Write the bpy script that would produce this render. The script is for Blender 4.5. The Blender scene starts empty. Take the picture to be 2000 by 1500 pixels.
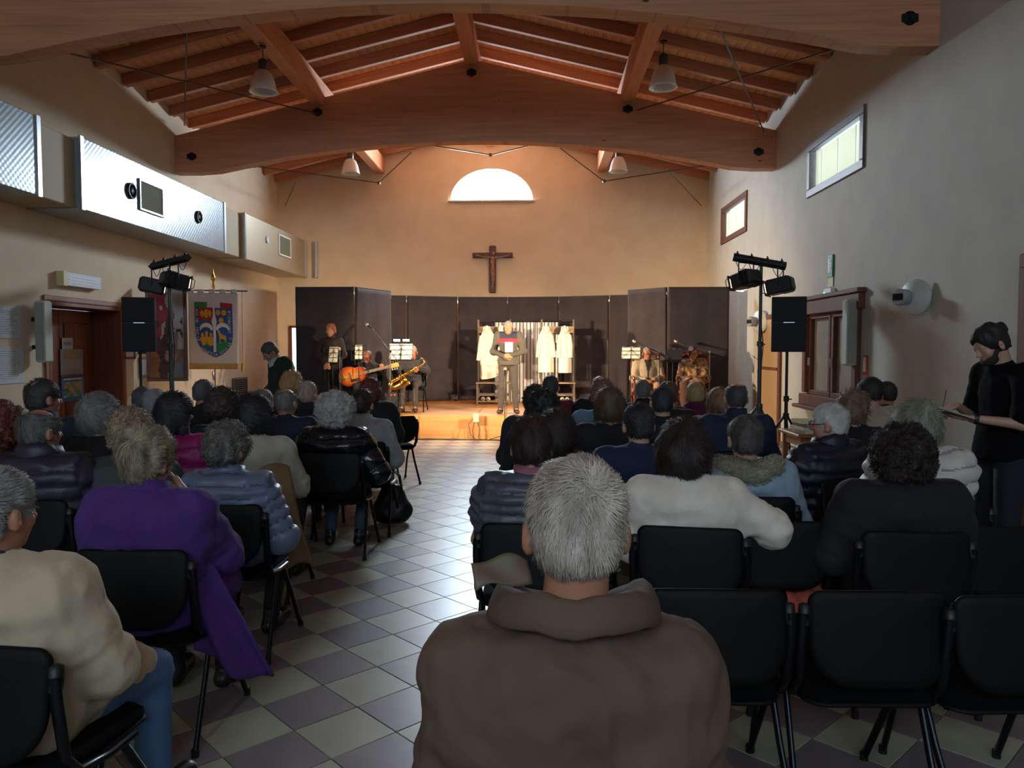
import bpy, math, random
import numpy as np
from mathutils import Vector, Matrix
random.seed(7); RNG=np.random.default_rng(7)
SC=bpy.context.scene; COL=SC.collection
PI=math.pi
# ------------------------------------------------------------------ camera
CF=1480.; CYAW=.0324; CPITCH=.0475; CH=1.6
_cy,_sy,_cp,_sp=math.cos(CYAW),math.sin(CYAW),math.cos(CPITCH),math.sin(CPITCH)
CW=Vector((-_sy*_cp,_cy*_cp,-_sp)); CR=Vector((_cy,_sy,0)); CU=CR.cross(CW)
cam=bpy.data.cameras.new('camera'); camo=bpy.data.objects.new('camera',cam); COL.objects.link(camo)
cam.lens=CF/2000*36; cam.sensor_width=36; cam.clip_start=.05; cam.clip_end=100
camo.matrix_world=Matrix((( CR.x,CU.x,-CW.x,0),(CR.y,CU.y,-CW.y,0),(CR.z,CU.z,-CW.z,CH),(0,0,0,1)))
SC.camera=camo
def at(px,py,Y):
    d=CW+CR*((px-1000)/CF)-CU*((py-750)/CF); t=Y/d.y
    return Vector((d.x*t,Y,d.z*t+CH))
# ------------------------------------------------------------------ view, world, lights
SC.view_settings.view_transform='Standard'; SC.view_settings.look='None'
SC.view_settings.gamma=1; SC.view_settings.use_curve_mapping=False
SC.view_settings.exposure=0.68
LUNETTE_E=150.0; REAR_FILL_E=8.5; BLIND_E=2.0; SPOT_E=1250.0
w=bpy.data.worlds.new('world'); SC.world=w; w.use_nodes=True
w.node_tree.nodes['Background'].inputs[0].default_value=(.55,.68,.9,1); w.node_tree.nodes['Background'].inputs[1].default_value=1.0
SC.cycles.max_bounces=10; SC.cycles.diffuse_bounces=7; SC.cycles.glossy_bounces=3
SC.cycles.use_denoising=True
try: SC.cycles.denoiser='OPENIMAGEDENOISE'
except Exception: pass
SC.cycles.sample_clamp_indirect=6
def spot_light(name,loc,target,energy,color,size,blend=.6,radius=.05):
    l=bpy.data.lights.new(name,'SPOT'); l.energy=energy; l.color=color; l.spot_size=size; l.spot_blend=blend; l.shadow_soft_size=radius
    o=bpy.data.objects.new(name,l); COL.objects.link(o); o.location=loc
    d=Vector(target)-Vector(loc); o.rotation_euler=d.to_track_quat('-Z','Y').to_euler(); return o
# ------------------------------------------------------------------ materials
def lin(h):
    if isinstance(h,str):
        h=h.lstrip('#'); c=[int(h[i:i+2],16)/255 for i in (0,2,4)]
    else: c=list(h)
    return tuple((x/12.92 if x<=.04045 else ((x+.055)/1.055)**2.4) for x in c)
_M={}
def mat(name,col,rough=.6,metal=0,col2=None,scale=8,stretch=(1,1,1),bump=0,bscale=None,emit=0,sheen=0,detail=4,lo=.35,hi=.65,trans=0,alpha=1,coat=0,spec=.5):
    key=(name,str(col),rough,metal,str(col2),scale,stretch,bump,bscale,emit,sheen)
    if key in _M: return _M[key]
    m=bpy.data.materials.new(name); m.use_nodes=True; nt=m.node_tree; N=nt.nodes; L=nt.links
    b=N['Principled BSDF']; c=lin(col)
    b.inputs['Base Color'].default_value=(*c,1); b.inputs['Roughness'].default_value=rough; b.inputs['Metallic'].default_value=metal
    b.inputs['Specular IOR Level'].default_value=spec
    if trans: b.inputs['Transmission Weight'].default_value=trans
    if coat: b.inputs['Coat Weight'].default_value=coat
    if sheen: b.inputs['Sheen Weight'].default_value=sheen
    if emit:
        b.inputs['Emission Color'].default_value=(*c,1); b.inputs['Emission Strength'].default_value=emit
    if col2 is not None or bump:
        tc=N.new('ShaderNodeTexCoord'); mp=N.new('ShaderNodeMapping'); mp.inputs['Scale'].default_value=stretch
        L.new(tc.outputs['Object'],mp.inputs[0])
    if col2 is not None:
        n=N.new('ShaderNodeTexNoise'); n.inputs['Scale'].default_value=scale; n.inputs['Detail'].default_value=detail
        L.new(mp.outputs[0],n.inputs['Vector'])
        r=N.new('ShaderNodeValToRGB'); r.color_ramp.elements[0].position=lo; r.color_ramp.elements[1].position=hi
        r.color_ramp.elements[0].color=(*c,1); r.color_ramp.elements[1].color=(*lin(col2),1)
        L.new(n.outputs['Fac'],r.inputs[0]); L.new(r.outputs[0],b.inputs['Base Color'])
    if bump:
        n=N.new('ShaderNodeTexNoise'); n.inputs['Scale'].default_value=bscale or scale*3; n.inputs['Detail'].default_value=4
        L.new(mp.outputs[0],n.inputs['Vector']); bp=N.new('ShaderNodeBump'); bp.inputs['Strength'].default_value=bump; bp.inputs['Distance'].default_value=.01
        L.new(n.outputs['Fac'],bp.inputs['Height']); L.new(bp.outputs[0],b.inputs['Normal'])
    _M[key]=m; return m
def wood(name,c1,c2,rough=.55,axis=1,scale=3,bump=.15):
    s=[14,14,14]; s[axis]=.6
    return mat(name,c1,rough,0,c2,scale,tuple(s),bump,scale*2,lo=.3,hi=.7)
# ------------------------------------------------------------------ objects
def tag(o,label=None,cat=None,group=None,kind=None):
    if label: o['label']=label
    if cat: o['category']=cat
    if group: o['group']=group
    if kind: o['kind']=kind
    return o
def thing(name,label,cat,loc=(0,0,0),rz=0,group=None,rot=None):
    o=bpy.data.objects.new(name,None); COL.objects.link(o); o.location=loc; o.rotation_euler=rot or (0,0,rz); o.empty_display_size=.1
    return tag(o,label,cat,group)
def obj(name,me,parent=None,loc=None,rot=None,mats=None):
    o=bpy.data.objects.new(name,me); COL.objects.link(o)
    if parent is not None: o.parent=parent
    if loc is not None: o.location=loc
    if rot is not None: o.rotation_euler=rot
    return o
def mesh_np(name,V,F,mats,smooth=True,mi=None):
    V=np.asarray(V,dtype=np.float32); me=bpy.data.meshes.new(name)
    if isinstance(F,np.ndarray):
        n=F.shape[1]; me.vertices.add(len(V)); me.vertices.foreach_set('co',V.ravel())
        me.loops.add(F.size); me.loops.foreach_set('vertex_index',F.astype(np.int32).ravel())
        me.polygons.add(len(F)); me.polygons.foreach_set('loop_start',np.arange(0,F.size,n,dtype=np.int32))
        me.update(calc_edges=True)
    else: me.from_pydata([tuple(v) for v in V.tolist()],[],F)
    me.polygons.foreach_set('use_smooth',[smooth]*len(me.polygons))
    if not isinstance(mats,(list,tuple)): mats=[mats]
    for m in mats: me.materials.append(m)
    if mi is not None: me.polygons.foreach_set('material_index',np.asarray(mi,dtype=np.int32))
    me.validate(); return me
def fr(d,up=(0,0,1)):
    d=Vector(d).normalized(); u=Vector(up)
    if abs(d.dot(u))>.98: u=Vector((1,0,0))
    x=u.cross(d).normalized(); y=d.cross(x).normalized(); return x,y,d
class MB:
    def __init__(s): s.V=[]; s.F=[]; s.S=[]; s.I=[]; s.mi=0
    def _add(s,V,F,sm):
        o=len(s.V); s.V+= [tuple(v) for v in V]; s.F+=[tuple(i+o for i in f) for f in F]; s.S+=[sm]*len(F); s.I+=[s.mi]*len(F); return s
    def box(s,c,size,rot=None,ch=0):
        hx,hy,hz=[x/2 for x in size]
        R=rot if isinstance(rot,Matrix) else (Matrix.Rotation(rot,3,'Z') if rot else None)
        if ch:
            k=min(ch,hx*.9,hy*.9,hz*.9); P=[]
            for z in (-1,1):
                for (a,b,e) in ((hx-k,hy-k,hz),(hx,hy,hz-k)):
                    pass
            lv=[(-hz,k),(-hz+k,0),(hz-k,0),(hz,k)]
            for z,i in lv:
                x,y=hx-i,hy-i; q=k*.6
                P+=[(x-q,-y,z),(x,-y+q,z),(x,y-q,z),(x-q,y,z),(-x+q,y,z),(-x,y-q,z),(-x,-y+q,z),(-x+q,-y,z)]
            F=[tuple(range(7,-1,-1)),tuple(range(24,32))]
            for l in range(3):
                for i in range(8): j=(i+1)%8; F.append((l*8+i,l*8+j,l*8+8+j,l*8+8+i))
        else:
            P=[(x,y,z) for z in (-hz,hz) for x,y in ((-hx,-hy),(hx,-hy),(hx,hy),(-hx,hy))]
            F=[(3,2,1,0),(4,5,6,7),(0,1,5,4),(1,2,6,5),(2,3,7,6),(3,0,4,7)]
        c=Vector(c); P=[(R@Vector(p) if R else Vector(p))+c for p in P]
        return s._add(P,F,False)
    def tube(s,pts,r,n=8,cap=True,flat=1,up=(0,0,1)):
        pts=[Vector(p) for p in pts]; m=len(pts)
        rs=list(r) if isinstance(r,(list,tuple)) else [r]*m
        P=[];px=None
        for i in range(m):
            d=(pts[min(i+1,m-1)]-pts[max(i-1,0)])
            if px is None: x,y,d=fr(d,up)
            else:
                d=d.normalized(); x=(px-d*px.dot(d)).normalized(); y=d.cross(x)
            px=x
            for k in range(n):
                a=2*PI*k/n; P.append(pts[i]+x*math.cos(a)*rs[i]+y*math.sin(a)*rs[i]*flat)
        F=[(i*n+k,i*n+(k+1)%n,(i+1)*n+(k+1)%n,(i+1)*n+k) for i in range(m-1) for k in range(n)]
        s._add(P,F,True)
        if cap:
            s._add(P[:n],[tuple(range(n-1,-1,-1))],False); s._add(P[-n:],[tuple(range(n))],False)
        return s
    def lathe(s,prof,c=(0,0,0),d=(0,0,1),n=20):
        x,y,d=fr(d); c=Vector(c); P=[]
        for (r,h) in prof:
            for k in range(n):
                a=2*PI*k/n; P.append(c+d*h+x*math.cos(a)*r+y*math.sin(a)*r)
        F=[(i*n+k,i*n+(k+1)%n,(i+1)*n+(k+1)%n,(i+1)*n+k) for i in range(len(prof)-1) for k in range(n)]
        s._add(P,F,True)
        s._add(P[:n],[tuple(range(n-1,-1,-1))],False); s._add(P[-n:],[tuple(range(n))],False); return s
    def prism(s,poly,off,depth):
        """poly: 3D points (planar), depth vector"""
        off=Vector(off); dv=Vector(depth); P=[Vector(p)+off for p in poly]; n=len(P); Q=[p+dv for p in P]
        F=[tuple(range(n-1,-1,-1)),tuple(range(n,2*n))]+[(i,(i+1)%n,n+(i+1)%n,n+i) for i in range(n)]
        return s._add(P+Q,F,False)
    def plate(s,outline,t,bulge=lambda x,y:0,M=None,edge=.93,inner=(.6,.2)):
        """rounded pad from a 2D outline in local xy; t thickness"""
        n=len(outline); cx=sum(p[0] for p in outline)/n; cy=sum(p[1] for p in outline)/n
        rings=[(.06,-t/2),(.3,-t/2),(.55,-t/2),(.78,-t/2),(edge,-t/2),(1,-t*.2),(1,t*.2),(edge,t/2),(.78,t/2),(.55,t/2),(.3,t/2),(.06,t/2)]
        P=[]
        for k,z in rings:
            for (x,y) in outline:
                X,Y=cx+(x-cx)*k,cy+(y-cy)*k; P.append(Vector((X,Y,z+bulge(X,Y))))
        if M: P=[M@p for p in P]
        F=[(l*n+i,l*n+(i+1)%n,(l+1)*n+(i+1)%n,(l+1)*n+i) for l in range(len(rings)-1) for i in range(n)]
        F+=[tuple(range(n-1,-1,-1)),tuple(range((len(rings)-1)*n,len(rings)*n))]
        return s._add(P,F,True)
    def sheet(s,fn,nu,nv,t=0):
        P=[Vector(fn(i/nu,j/nv)) for j in range(nv+1) for i in range(nu+1)]
        F=[(j*(nu+1)+i,j*(nu+1)+i+1,(j+1)*(nu+1)+i+1,(j+1)*(nu+1)+i) for j in range(nv) for i in range(nu)]
        if t:
            # thickness along averaged normals
            N=[Vector((0,0,0)) for _ in P]
            for f in F:
                nn=(P[f[1]]-P[f[0]]).cross(P[f[3]]-P[f[0]])
                for k in f: N[k]+=nn
            Q=[p-n.normalized()*t if n.length>0 else p for p,n in zip(P,N)]; k=len(P)
            F2=[tuple(reversed([a+k for a in f])) for f in F]
            B=[i for i in range(nu+1)]+[j*(nu+1)+nu for j in range(1,nv+1)]+[nv*(nu+1)+i for i in range(nu-1,-1,-1)]+[j*(nu+1) for j in range(nv-1,0,-1)]
            F3=[(B[i],k+B[i],k+B[(i+1)%len(B)],B[(i+1)%len(B)]) for i in range(len(B))]
            return s._add(P+Q,F+F2+F3,True)
        return s._add(P,F,True)
    def mesh(s,name,mats):
        me=bpy.data.meshes.new(name); me.from_pydata(s.V,[],s.F)
        me.polygons.foreach_set('use_smooth',s.S)
        for m in (mats if isinstance(mats,(list,tuple)) else [mats]): me.materials.append(m)
        me.polygons.foreach_set('material_index',s.I); me.validate(); me.update(); return me
    def build(s,name,mats,parent=None,loc=None,rot=None):
        return obj(name,s.mesh(name,mats),parent,loc,rot)
def copy_tree(o,parent=None):
    c=o.copy(); COL.objects.link(c); c.parent=parent
    for ch in list(o.children): copy_tree(ch,c)
    return c
_TXT={}
def text_geo(ch,size):
    """flat outline polygons of a string as (verts, faces) centred at origin, in xy"""
    k=ch
    if k not in _TXT:
        cu=bpy.data.curves.new('t','FONT'); cu.body=ch; cu.size=1; cu.align_x='CENTER'; cu.align_y='CENTER'; cu.resolution_u=3
        o=bpy.data.objects.new('t',cu); COL.objects.link(o)
        dg=bpy.context.evaluated_depsgraph_get(); me=o.evaluated_get(dg).to_mesh()
        _TXT[k]=([v.co.copy() for v in me.vertices],[tuple(p.vertices) for p in me.polygons])
        o.evaluated_get(dg).to_mesh_clear(); bpy.data.objects.remove(o); bpy.data.curves.remove(cu)
    V,F=_TXT[k]; return [v*size for v in V],F
# ================================================================== ROOM
XL,XR,YB,YR=-6.2,4.0,18.1,-5.0; XC=-1.1; HW=5.1
def roofz(x): return 5.68+.24*(HW-abs(x-XC))     # underside of the boards
M_wall=mat('plaster_wall','#c9b69e',.85,0,'#c2ae95',2.5,bump=.25,bscale=70)
M_wallR=mat('plaster_wall_right','#b4b0a6',.85,0,'#ada99f',2.5,bump=.3,bscale=55)
M_beam=wood('glulam','#c08058','#a26846',.5,0,1.6,.1)
M_purl=wood('purlin_wood','#cf8c62','#b3734c',.5,1,1.6,.1)
M_raft=wood('rafter_wood','#c08665','#a56d50',.85,0,2.0,.1)
M_board=wood('board_wood','#dda578','#c48a5e',.9,1,2.2,.1)
M_dwood=wood('door_wood','#7a3d20','#5b2a14',.45,2,1.8,.08)
M_rwood=wood('frame_wood','#6c3a27','#512a1b',.7,2,1.8,.08)
M_black=mat('black_metal','#17181b',.45,.3)
M_blackp=mat('black_plastic','#101114',.5)
M_silver=mat('brushed_silver','#b9bec4',.28,.95)
M_white=mat('white_plastic','#d8dad8',.5)
M_brass=mat('polished_brass','#c79a3c',.25,1)
def holed(name,horiz,lo,hi,zlo,zhi,holes,pos,thick,m,flip):
    """wall as rectangular blocks around holes. horiz 'y' (wall in YZ plane) or 'x'"""
    b=MB(); cuts=sorted({lo,hi,*[h[0] for h in holes],*[h[1] for h in holes]})
    for a,c in zip(cuts[:-1],cuts[1:]):
        hs=sorted([h for h in holes if h[0]<=a and h[1]>=c],key=lambda h:h[2]); z=zlo; segs=[]
        for h in hs:
            if h[2]>z: segs.append((z,h[2]))
            z=h[3]
        segs.append((z,zhi))
        for z0,z1 in segs:
            if horiz=='y': b.box((pos,(a+c)/2,(z0+z1)/2),(thick,c-a,z1-z0))
            else: b.box(((a+c)/2,pos,(z0+z1)/2),(c-a,thick,z1-z0))
    return tag(b.build(name,m),kind='structure')
W1=(9.5,11.43,3.82,4.55); W2=(14.67,16.66,3.84,4.58); W3=(9.5,11.36,.78,2.27)
wr=holed('wall_right','y',YR,YB,0,5.75,[W1,W2,W3],XR+.2,.4,M_wallR,1)
DL=(9.42,11.14,0,2.2)
wl=holed('wall_left','y',YR,YB,0,5.75,[DL],XL-.25,.5,M_wall,1)
b=MB(); b.box((XC,YR-.15,3.4),(2*HW,.3,6.9)); wb=tag(b.build('wall_rear',M_wall),kind='structure')
# back wall with half-round window
def back_wall():
    b=MB(); LX0,LX1,LZ=-2.04,-.10,5.1; cx=(LX0+LX1)/2; R=(LX1-LX0)/2; RZ=.73
    n=20; xs=[XL]+[cx-R*math.cos(PI*i/n) for i in range(n+1)]+[XC,XR]; xs=sorted(set(round(x,5) for x in xs))
    def top(x): return roofz(x)+.1
    def arc(x): t=1-((x-cx)/R)**2; return LZ+RZ*math.sqrt(max(0,t))
    yb=YB+.35
    for x0,x1 in zip(xs[:-1],xs[1:]):
        hole=x0>=LX0-1e-3 and x1<=LX1+1e-3
        def q(za0,za1,zb0,zb1):
            b._add([(x0,YB,za0),(x1,YB,za1),(x1,YB,zb1),(x0,YB,zb0)],[(0,1,2,3)],False)
        if hole:
            q(0,0,LZ,LZ); q(arc(x0),arc(x1),top(x0),top(x1))
            b._add([(x0,YB,arc(x0)),(x1,YB,arc(x1)),(x1,yb,arc(x1)),(x0,yb,arc(x0))],[(0,1,2,3)],True)
            b._add([(x0,YB,LZ),(x1,YB,LZ),(x1,yb,LZ),(x0,yb,LZ)],[(3,2,1,0)],False)
        else: q(0,0,top(x0),top(x1))
    b.box((XC,yb+.1,2.5),(2*HW+.8,.1,5)); 
    return tag(b.build('wall_back',M_wall),kind='structure'),cx,R,RZ,LZ
wk,lcx,lR,lRZ,lLZ=back_wall()
M_lun=mat('bright_sky_glass',(0.84,.93,1),.3,emit=LUNETTE_E)
poly=[(lcx-lR*math.cos(PI*i/24),YB+.2,lLZ+lRZ*math.sin(PI*i/24)) for i in range(25)]
win1=thing('window_1',None,None,(0,0,0)); tag(win1,kind='structure')
b=MB(); b._add(poly,[tuple(range(len(poly)))],False); b.build('pane',M_lun,win1)
b=MB(); b.tube([(lcx-(lR-.015)*math.cos(PI*i/24),YB+.15,lLZ+.02+(lRZ-.02)*math.sin(PI*i/24)) for i in range(25)],.018,6); b.box((lcx,YB+.15,lLZ+.015),(2*lR,.05,.03))
b.build('window_frame',M_white,win1)
b=MB(); b.box((lcx,YB-.01,lLZ-.03),(2*lR+.1,.1,.03)); b.build('window_sill',M_wall,win1)
# floor slab + tiles
M_grout=mat('grout','#4b4744',.8)
b=MB(); b.box((XC,(YB+YR)/2,-.056),(2*HW+1.6,YB-YR+.8,.1)); fl=tag(b.build('floor',M_grout),kind='structure')
def tile_mat(n,c,c2):
    m=mat(n,c,.36,0,c2,5,bump=.03,bscale=14,spec=.6); return m
M_tA=tile_mat('tile_cream','#a3a38e','#999984'); M_tB=tile_mat('tile_mauve','#7e7276','#72676b')
T=.3033; TA=-.7827; TOX,TOY=-1.4422,3.4984
ui=Vector((math.cos(TA),math.sin(TA),0)); uj=Vector((-math.sin(TA),math.cos(TA),0))
tm=[]
for m in (M_tA,M_tB):
    b=MB(); h=T/2-.0022; P=[]
    V=[]
    for (k,z) in ((h,-.006),(h,-.0012),(h-.0016,0)): V+=[(sx*k,sy*k,z) for sx,sy in ((-1,-1),(1,-1),(1,1),(-1,1))]
    F=[(8,9,10,11)]+[(l*4+i,l*4+(i+1)%4,l*4+4+(i+1)%4,l*4+4+i) for l in range(2) for i in range(4)]
    b._add(V,F,False); tm.append(b.mesh('floor_tile',m))
cand=[]
for i in range(-60,60):
    for j in range(-60,60):
        c=Vector((TOX,TOY,0))+ui*T*(i+.5)+uj*T*(j+.5)
        if XL+.02<c.x<XR-.02 and -1.2<c.y<YB-.1: 
            d=c-Vector((0,0,CH)); z=d.dot(CW); inv=z>.3 and abs(d.dot(CR)/z*CF)<1060 and abs(d.dot(CU)/z*CF)<800
            cand.append((0 if inv else 1,d.length,i,j,c))
cand.sort(key=lambda a:(a[0],a[1]))
rz=TA; far=[MB(),MB()]
for k,(a,dl,i,j,c) in enumerate(cand):
    p=(i+j)%2
    if k<290:
        o=obj('tile',tm[p],fl,loc=c,rot=(0,0,rz))
    else:
        if c.y>13.4: continue
        bb=far[0]; bb.mi=p; V=[Vector(v.co) for v in tm[p].vertices]; ca,sa=math.cos(rz),math.sin(rz)
        bb._add([(v.x*ca-v.y*sa+c.x,v.x*sa+v.y*ca+c.y,v.z) for v in V],[(8,9,10,11),(4,5,9,8),(5,6,10,9),(6,7,11,10),(7,4,8,11)],False)
tag(far[0].build('tile_field',[M_tA,M_tB],fl),kind='stuff')
# ceiling: backing, planks, rafters, purlins, beams
cb=MB()
for s in (-1,1):
    x0,x1=XC,XC+s*(HW+.3); z0,z1=roofz(XC)+.03,roofz(XC)+.03-.24*(HW+.3)
    P=[(x0,YR-.3,z0),(x1,YR-.3,z1),(x1,YB+.4,z1),(x0,YB+.4,z0)]
    cb.prism(P,(0,0,0),(0,0,.12))
ceil=tag(cb.build('ceiling',M_board),kind='structure')
np_=36; sl=math.hypot(1,.24); ang=math.atan(.24)
pb=MB(); pb.box((0,0,0),(HW*sl/np_-.006,1,.02),ch=.004); pm=pb.mesh('plank',M_board)
for s in (-1,1):
    for k in range(np_):
        x=XC+s*HW*(k+.5)/np_
        o=obj('plank',pm,ceil,loc=(x,(YB+YR)/2,roofz(x)+.012),rot=(0,s*ang,0)); o.scale=(1,YB-YR,1)
RH=.17
rys=[12.84+.0-.733*k for k in range(11)]+[17.95-.733*k for k in range(7)]
rb=MB(); L=(HW-.03)*sl; rb.box((0,0,0),(L,.10,RH),ch=.008); rm=rb.mesh('rafter',M_raft)
for y in rys:
    for s in (-1,1):
        x=XC+s*(HW/2); obj('rafter',rm,ceil,loc=(x,y,roofz(x)-RH/2*1.03),rot=(0,s*ang,0))
# purlins
def purlin(x,w,h,ztop,y0,y1):
    b=MB(); b.box((0,0,0),(w,y1-y0,h),ch=.012); return b.build('purlin',M_purl,ceil,(x,(y0+y1)/2,ztop-h/2))
for (y0,y1) in ((YR,7.95),(7.95,12.95),(12.95,YB)):
    purlin(XC,.22,.36,roofz(XC)-RH-.02,y0,y1)
    for s in (-1,1): purlin(XC+s*2.62,.22,.38,roofz(XC+2.62)-RH+.0,y0,y1)
# curved beams
def beam(Y):
    t=.24; n=28; xs=[XL+2*HW*i/n for i in range(n+1)]
    def top(x): return 5.22+.24*(HW-abs(x-XC))
    def bot(x):
        u=abs(x-XC)/HW
        return 4.60+.49*(1-min(1,(u/.88))**2)
    P=[(x,Y,bot(x)) for x in xs]+[(x,Y,top(x)) for x in reversed(xs)]
    b=MB(); m=len(xs)
    for i in range(n):
        x0,x1=xs[i],xs[i+1]
        A=[(x0,Y,bot(x0)),(x1,Y,bot(x1)),(x1,Y,top(x1)),(x0,Y,top(x0))]; B=[(p[0],Y+t,p[2]) for p in A]
        b._add(A+B,[(0,1,2,3),(7,6,5,4),(4,5,1,0),(3,2,6,7)],False)
    for x in (xs[0],xs[-1]): b._add([(x,Y,bot(x)),(x,Y+t,bot(x)),(x,Y+t,top(x)),(x,Y,top(x))],[(0,1,2,3)],False)
    o=b.build('beam',M_beamL,ceil)
    for x in (XC-2.62,XC+2.62,XL+.3,XR-.3,XC):
        z=top(x)-.22 if abs(x-XC)<3 else top(x)-.42
        q=MB(); q.lathe([(.07,0),(.07,.015),(.03,.02),(.03,.05)],(x,Y,z),(0,-1,0),10); q.box((x,Y-.012,z),(.16,.02,.08),ch=.005); q.build('bolt_plate',M_black,o)
    return o
def beam_mat():
    m=bpy.data.materials.new('glulam_beam'); m.use_nodes=True; nt=m.node_tree; N=nt.nodes; Lk=nt.links; b=N['Principled BSDF']; b.inputs['Roughness'].default_value=.5
    tc=N.new('ShaderNodeTexCoord'); mp=N.new('ShaderNodeMapping'); mp.inputs['Scale'].default_value=(.5,6,8); Lk.new(tc.outputs['Object'],mp.inputs[0])
    n=N.new('ShaderNodeTexNoise'); n.inputs['Scale'].default_value=2.2; n.inputs['Detail'].default_value=6; Lk.new(mp.outputs[0],n.inputs['Vector'])
    r=N.new('ShaderNodeValToRGB'); r.color_ramp.elements[0].position=.3; r.color_ramp.elements[1].position=.72; r.color_ramp.elements[0].color=(*lin('#b27a58'),1); r.color_ramp.elements[1].color=(*lin('#cf9069'),1); Lk.new(n.outputs['Fac'],r.inputs[0])
    # lamination lines every 35 mm and knots
    sx=N.new('ShaderNodeSeparateXYZ'); Lk.new(tc.outputs['Object'],sx.inputs[0])
    ma=N.new('ShaderNodeMath'); ma.operation='MULTIPLY'; ma.inputs[1].default_value=1/.04; Lk.new(sx.outputs['Z'],ma.inputs[0])
    fx=N.new('ShaderNodeMath'); fx.operation='FRACT'; Lk.new(ma.outputs[0],fx.inputs[0])
    lt=N.new('ShaderNodeMath'); lt.operation='LESS_THAN'; lt.inputs[1].default_value=.06; Lk.new(fx.outputs[0],lt.inputs[0])
    mx=N.new('ShaderNodeMix'); mx.data_type='RGBA'; mx.inputs[7].default_value=(*lin('#60321c'),1); Lk.new(r.outputs[0],mx.inputs[6])
    ms=N.new('ShaderNodeMath'); ms.operation='MULTIPLY'; ms.inputs[1].default_value=.35; Lk.new(lt.outputs[0],ms.inputs[0]); Lk.new(ms.outputs[0],mx.inputs[0])
    vo=N.new('ShaderNodeTexVoronoi'); vo.inputs['Scale'].default_value=1.0; mp2=N.new('ShaderNodeMapping'); mp2.inputs['Scale'].default_value=(1.1,.1,3.5); Lk.new(tc.outputs['Object'],mp2.inputs[0]); Lk.new(mp2.outputs[0],vo.inputs['Vector'])
    l2=N.new('ShaderNodeMath'); l2.operation='LESS_THAN'; l2.inputs[1].default_value=.045; Lk.new(vo.outputs['Distance'],l2.inputs[0])
    m2=N.new('ShaderNodeMix'); m2.data_type='RGBA'; m2.inputs[7].default_value=(*lin('#3f2012'),1); Lk.new(mx.outputs[2],m2.inputs[6]); Lk.new(l2.outputs[0],m2.inputs[0])
    Lk.new(m2.outputs[2],b.inputs['Base Color']); return m
M_beamL=beam_mat()
beam(12.95); beam(7.82)
# steel tie rods
M_rod=mat('steel_rod','#4a4543',.4,.6)
for pts in ([at(1662,86,8.1),at(1245,215,12.9)],[at(1405,55,8.1),at(1492,257,12.9)],[at(105,97,8.1),at(620,222,12.9)],[at(365,58,8.1),at(360,245,12.9)],
            [at(1095,290,13.2),at(1180,354,15.8),at(1410,318,13.3)],[at(1300,328,14.5),at(1370,402,18.05)],[at(500,325,13.3),at(740,357,15.8),at(803,298,13.2)],[at(577,356,15.5),at(557,402,18.05)],
            [at(850,285,13.2),at(958,303,14.8),at(1030,285,13.2)]):
    b=MB(); b.tube(pts,.011,6); 
    if len(pts)==3: b.lathe([(.03,-.03),(.03,.03)],pts[1],(0,0,1),8)
    b.build('tie_rod',M_rod,ceil)
# high windows right
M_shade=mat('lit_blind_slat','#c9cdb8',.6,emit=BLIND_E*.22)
M_skyp=mat('window_daylight',(.80,.92,.98),.3,emit=BLIND_E)
def high_window(n,W,m_fr):
    y0,y1,z0,z1=W; t=thing('window_%d'%n,None,None); tag(t,kind='structure'); x=XR
    b=MB(); f=.11
    for (c,s) in (((x+.02,(y0+y1)/2,z0+f/2-.02),(.1,y1-y0,f)),((x+.02,(y0+y1)/2,z1-f/2+.02),(.1,y1-y0,f)),((x+.02,y0+f/2,(z0+z1)/2),(.1,f,z1-z0-2*f+.04)),((x+.02,y1-f/2,(z0+z1)/2),(.1,f,z1-z0-2*f+.04))): b.box(c,s,ch=.008)
    b.build('window_frame',m_fr,t)
    b=MB(); b.box((x+.18,(y0+y1)/2,(z0+z1)/2),(.01,y1-y0,z1-z0)); b.build('pane',M_skyp,t)
    b=MB(); ns=int((z1-z0-2*f)/.024); sm=None
    sb=MB(); sb.box((0,0,0),(.022,y1-y0-2*f-.09,.002),rot=Matrix.Rotation(.95,3,'Y')); sm=sb.mesh('blind_slat',M_shade)
    for i in range(ns): obj('blind_slat',sm,t,loc=(x+.06,(y0+y1)/2-.0,z0+f+.012+i*.024))
    b=MB()
    for k in (.2,.5,.8): b.box((x+.045,y0+(y1-y0)*k,(z0+z1)/2),(.004,.022,z1-z0-2*f))
    b.build('blind_tape',M_white,t)
M_f1=wood('window_frame_grey','#6d5d5c','#5e504f',.5,1,2)
high_window(2,W1,M_f1); high_window(3,W2,M_rwood)
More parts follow.
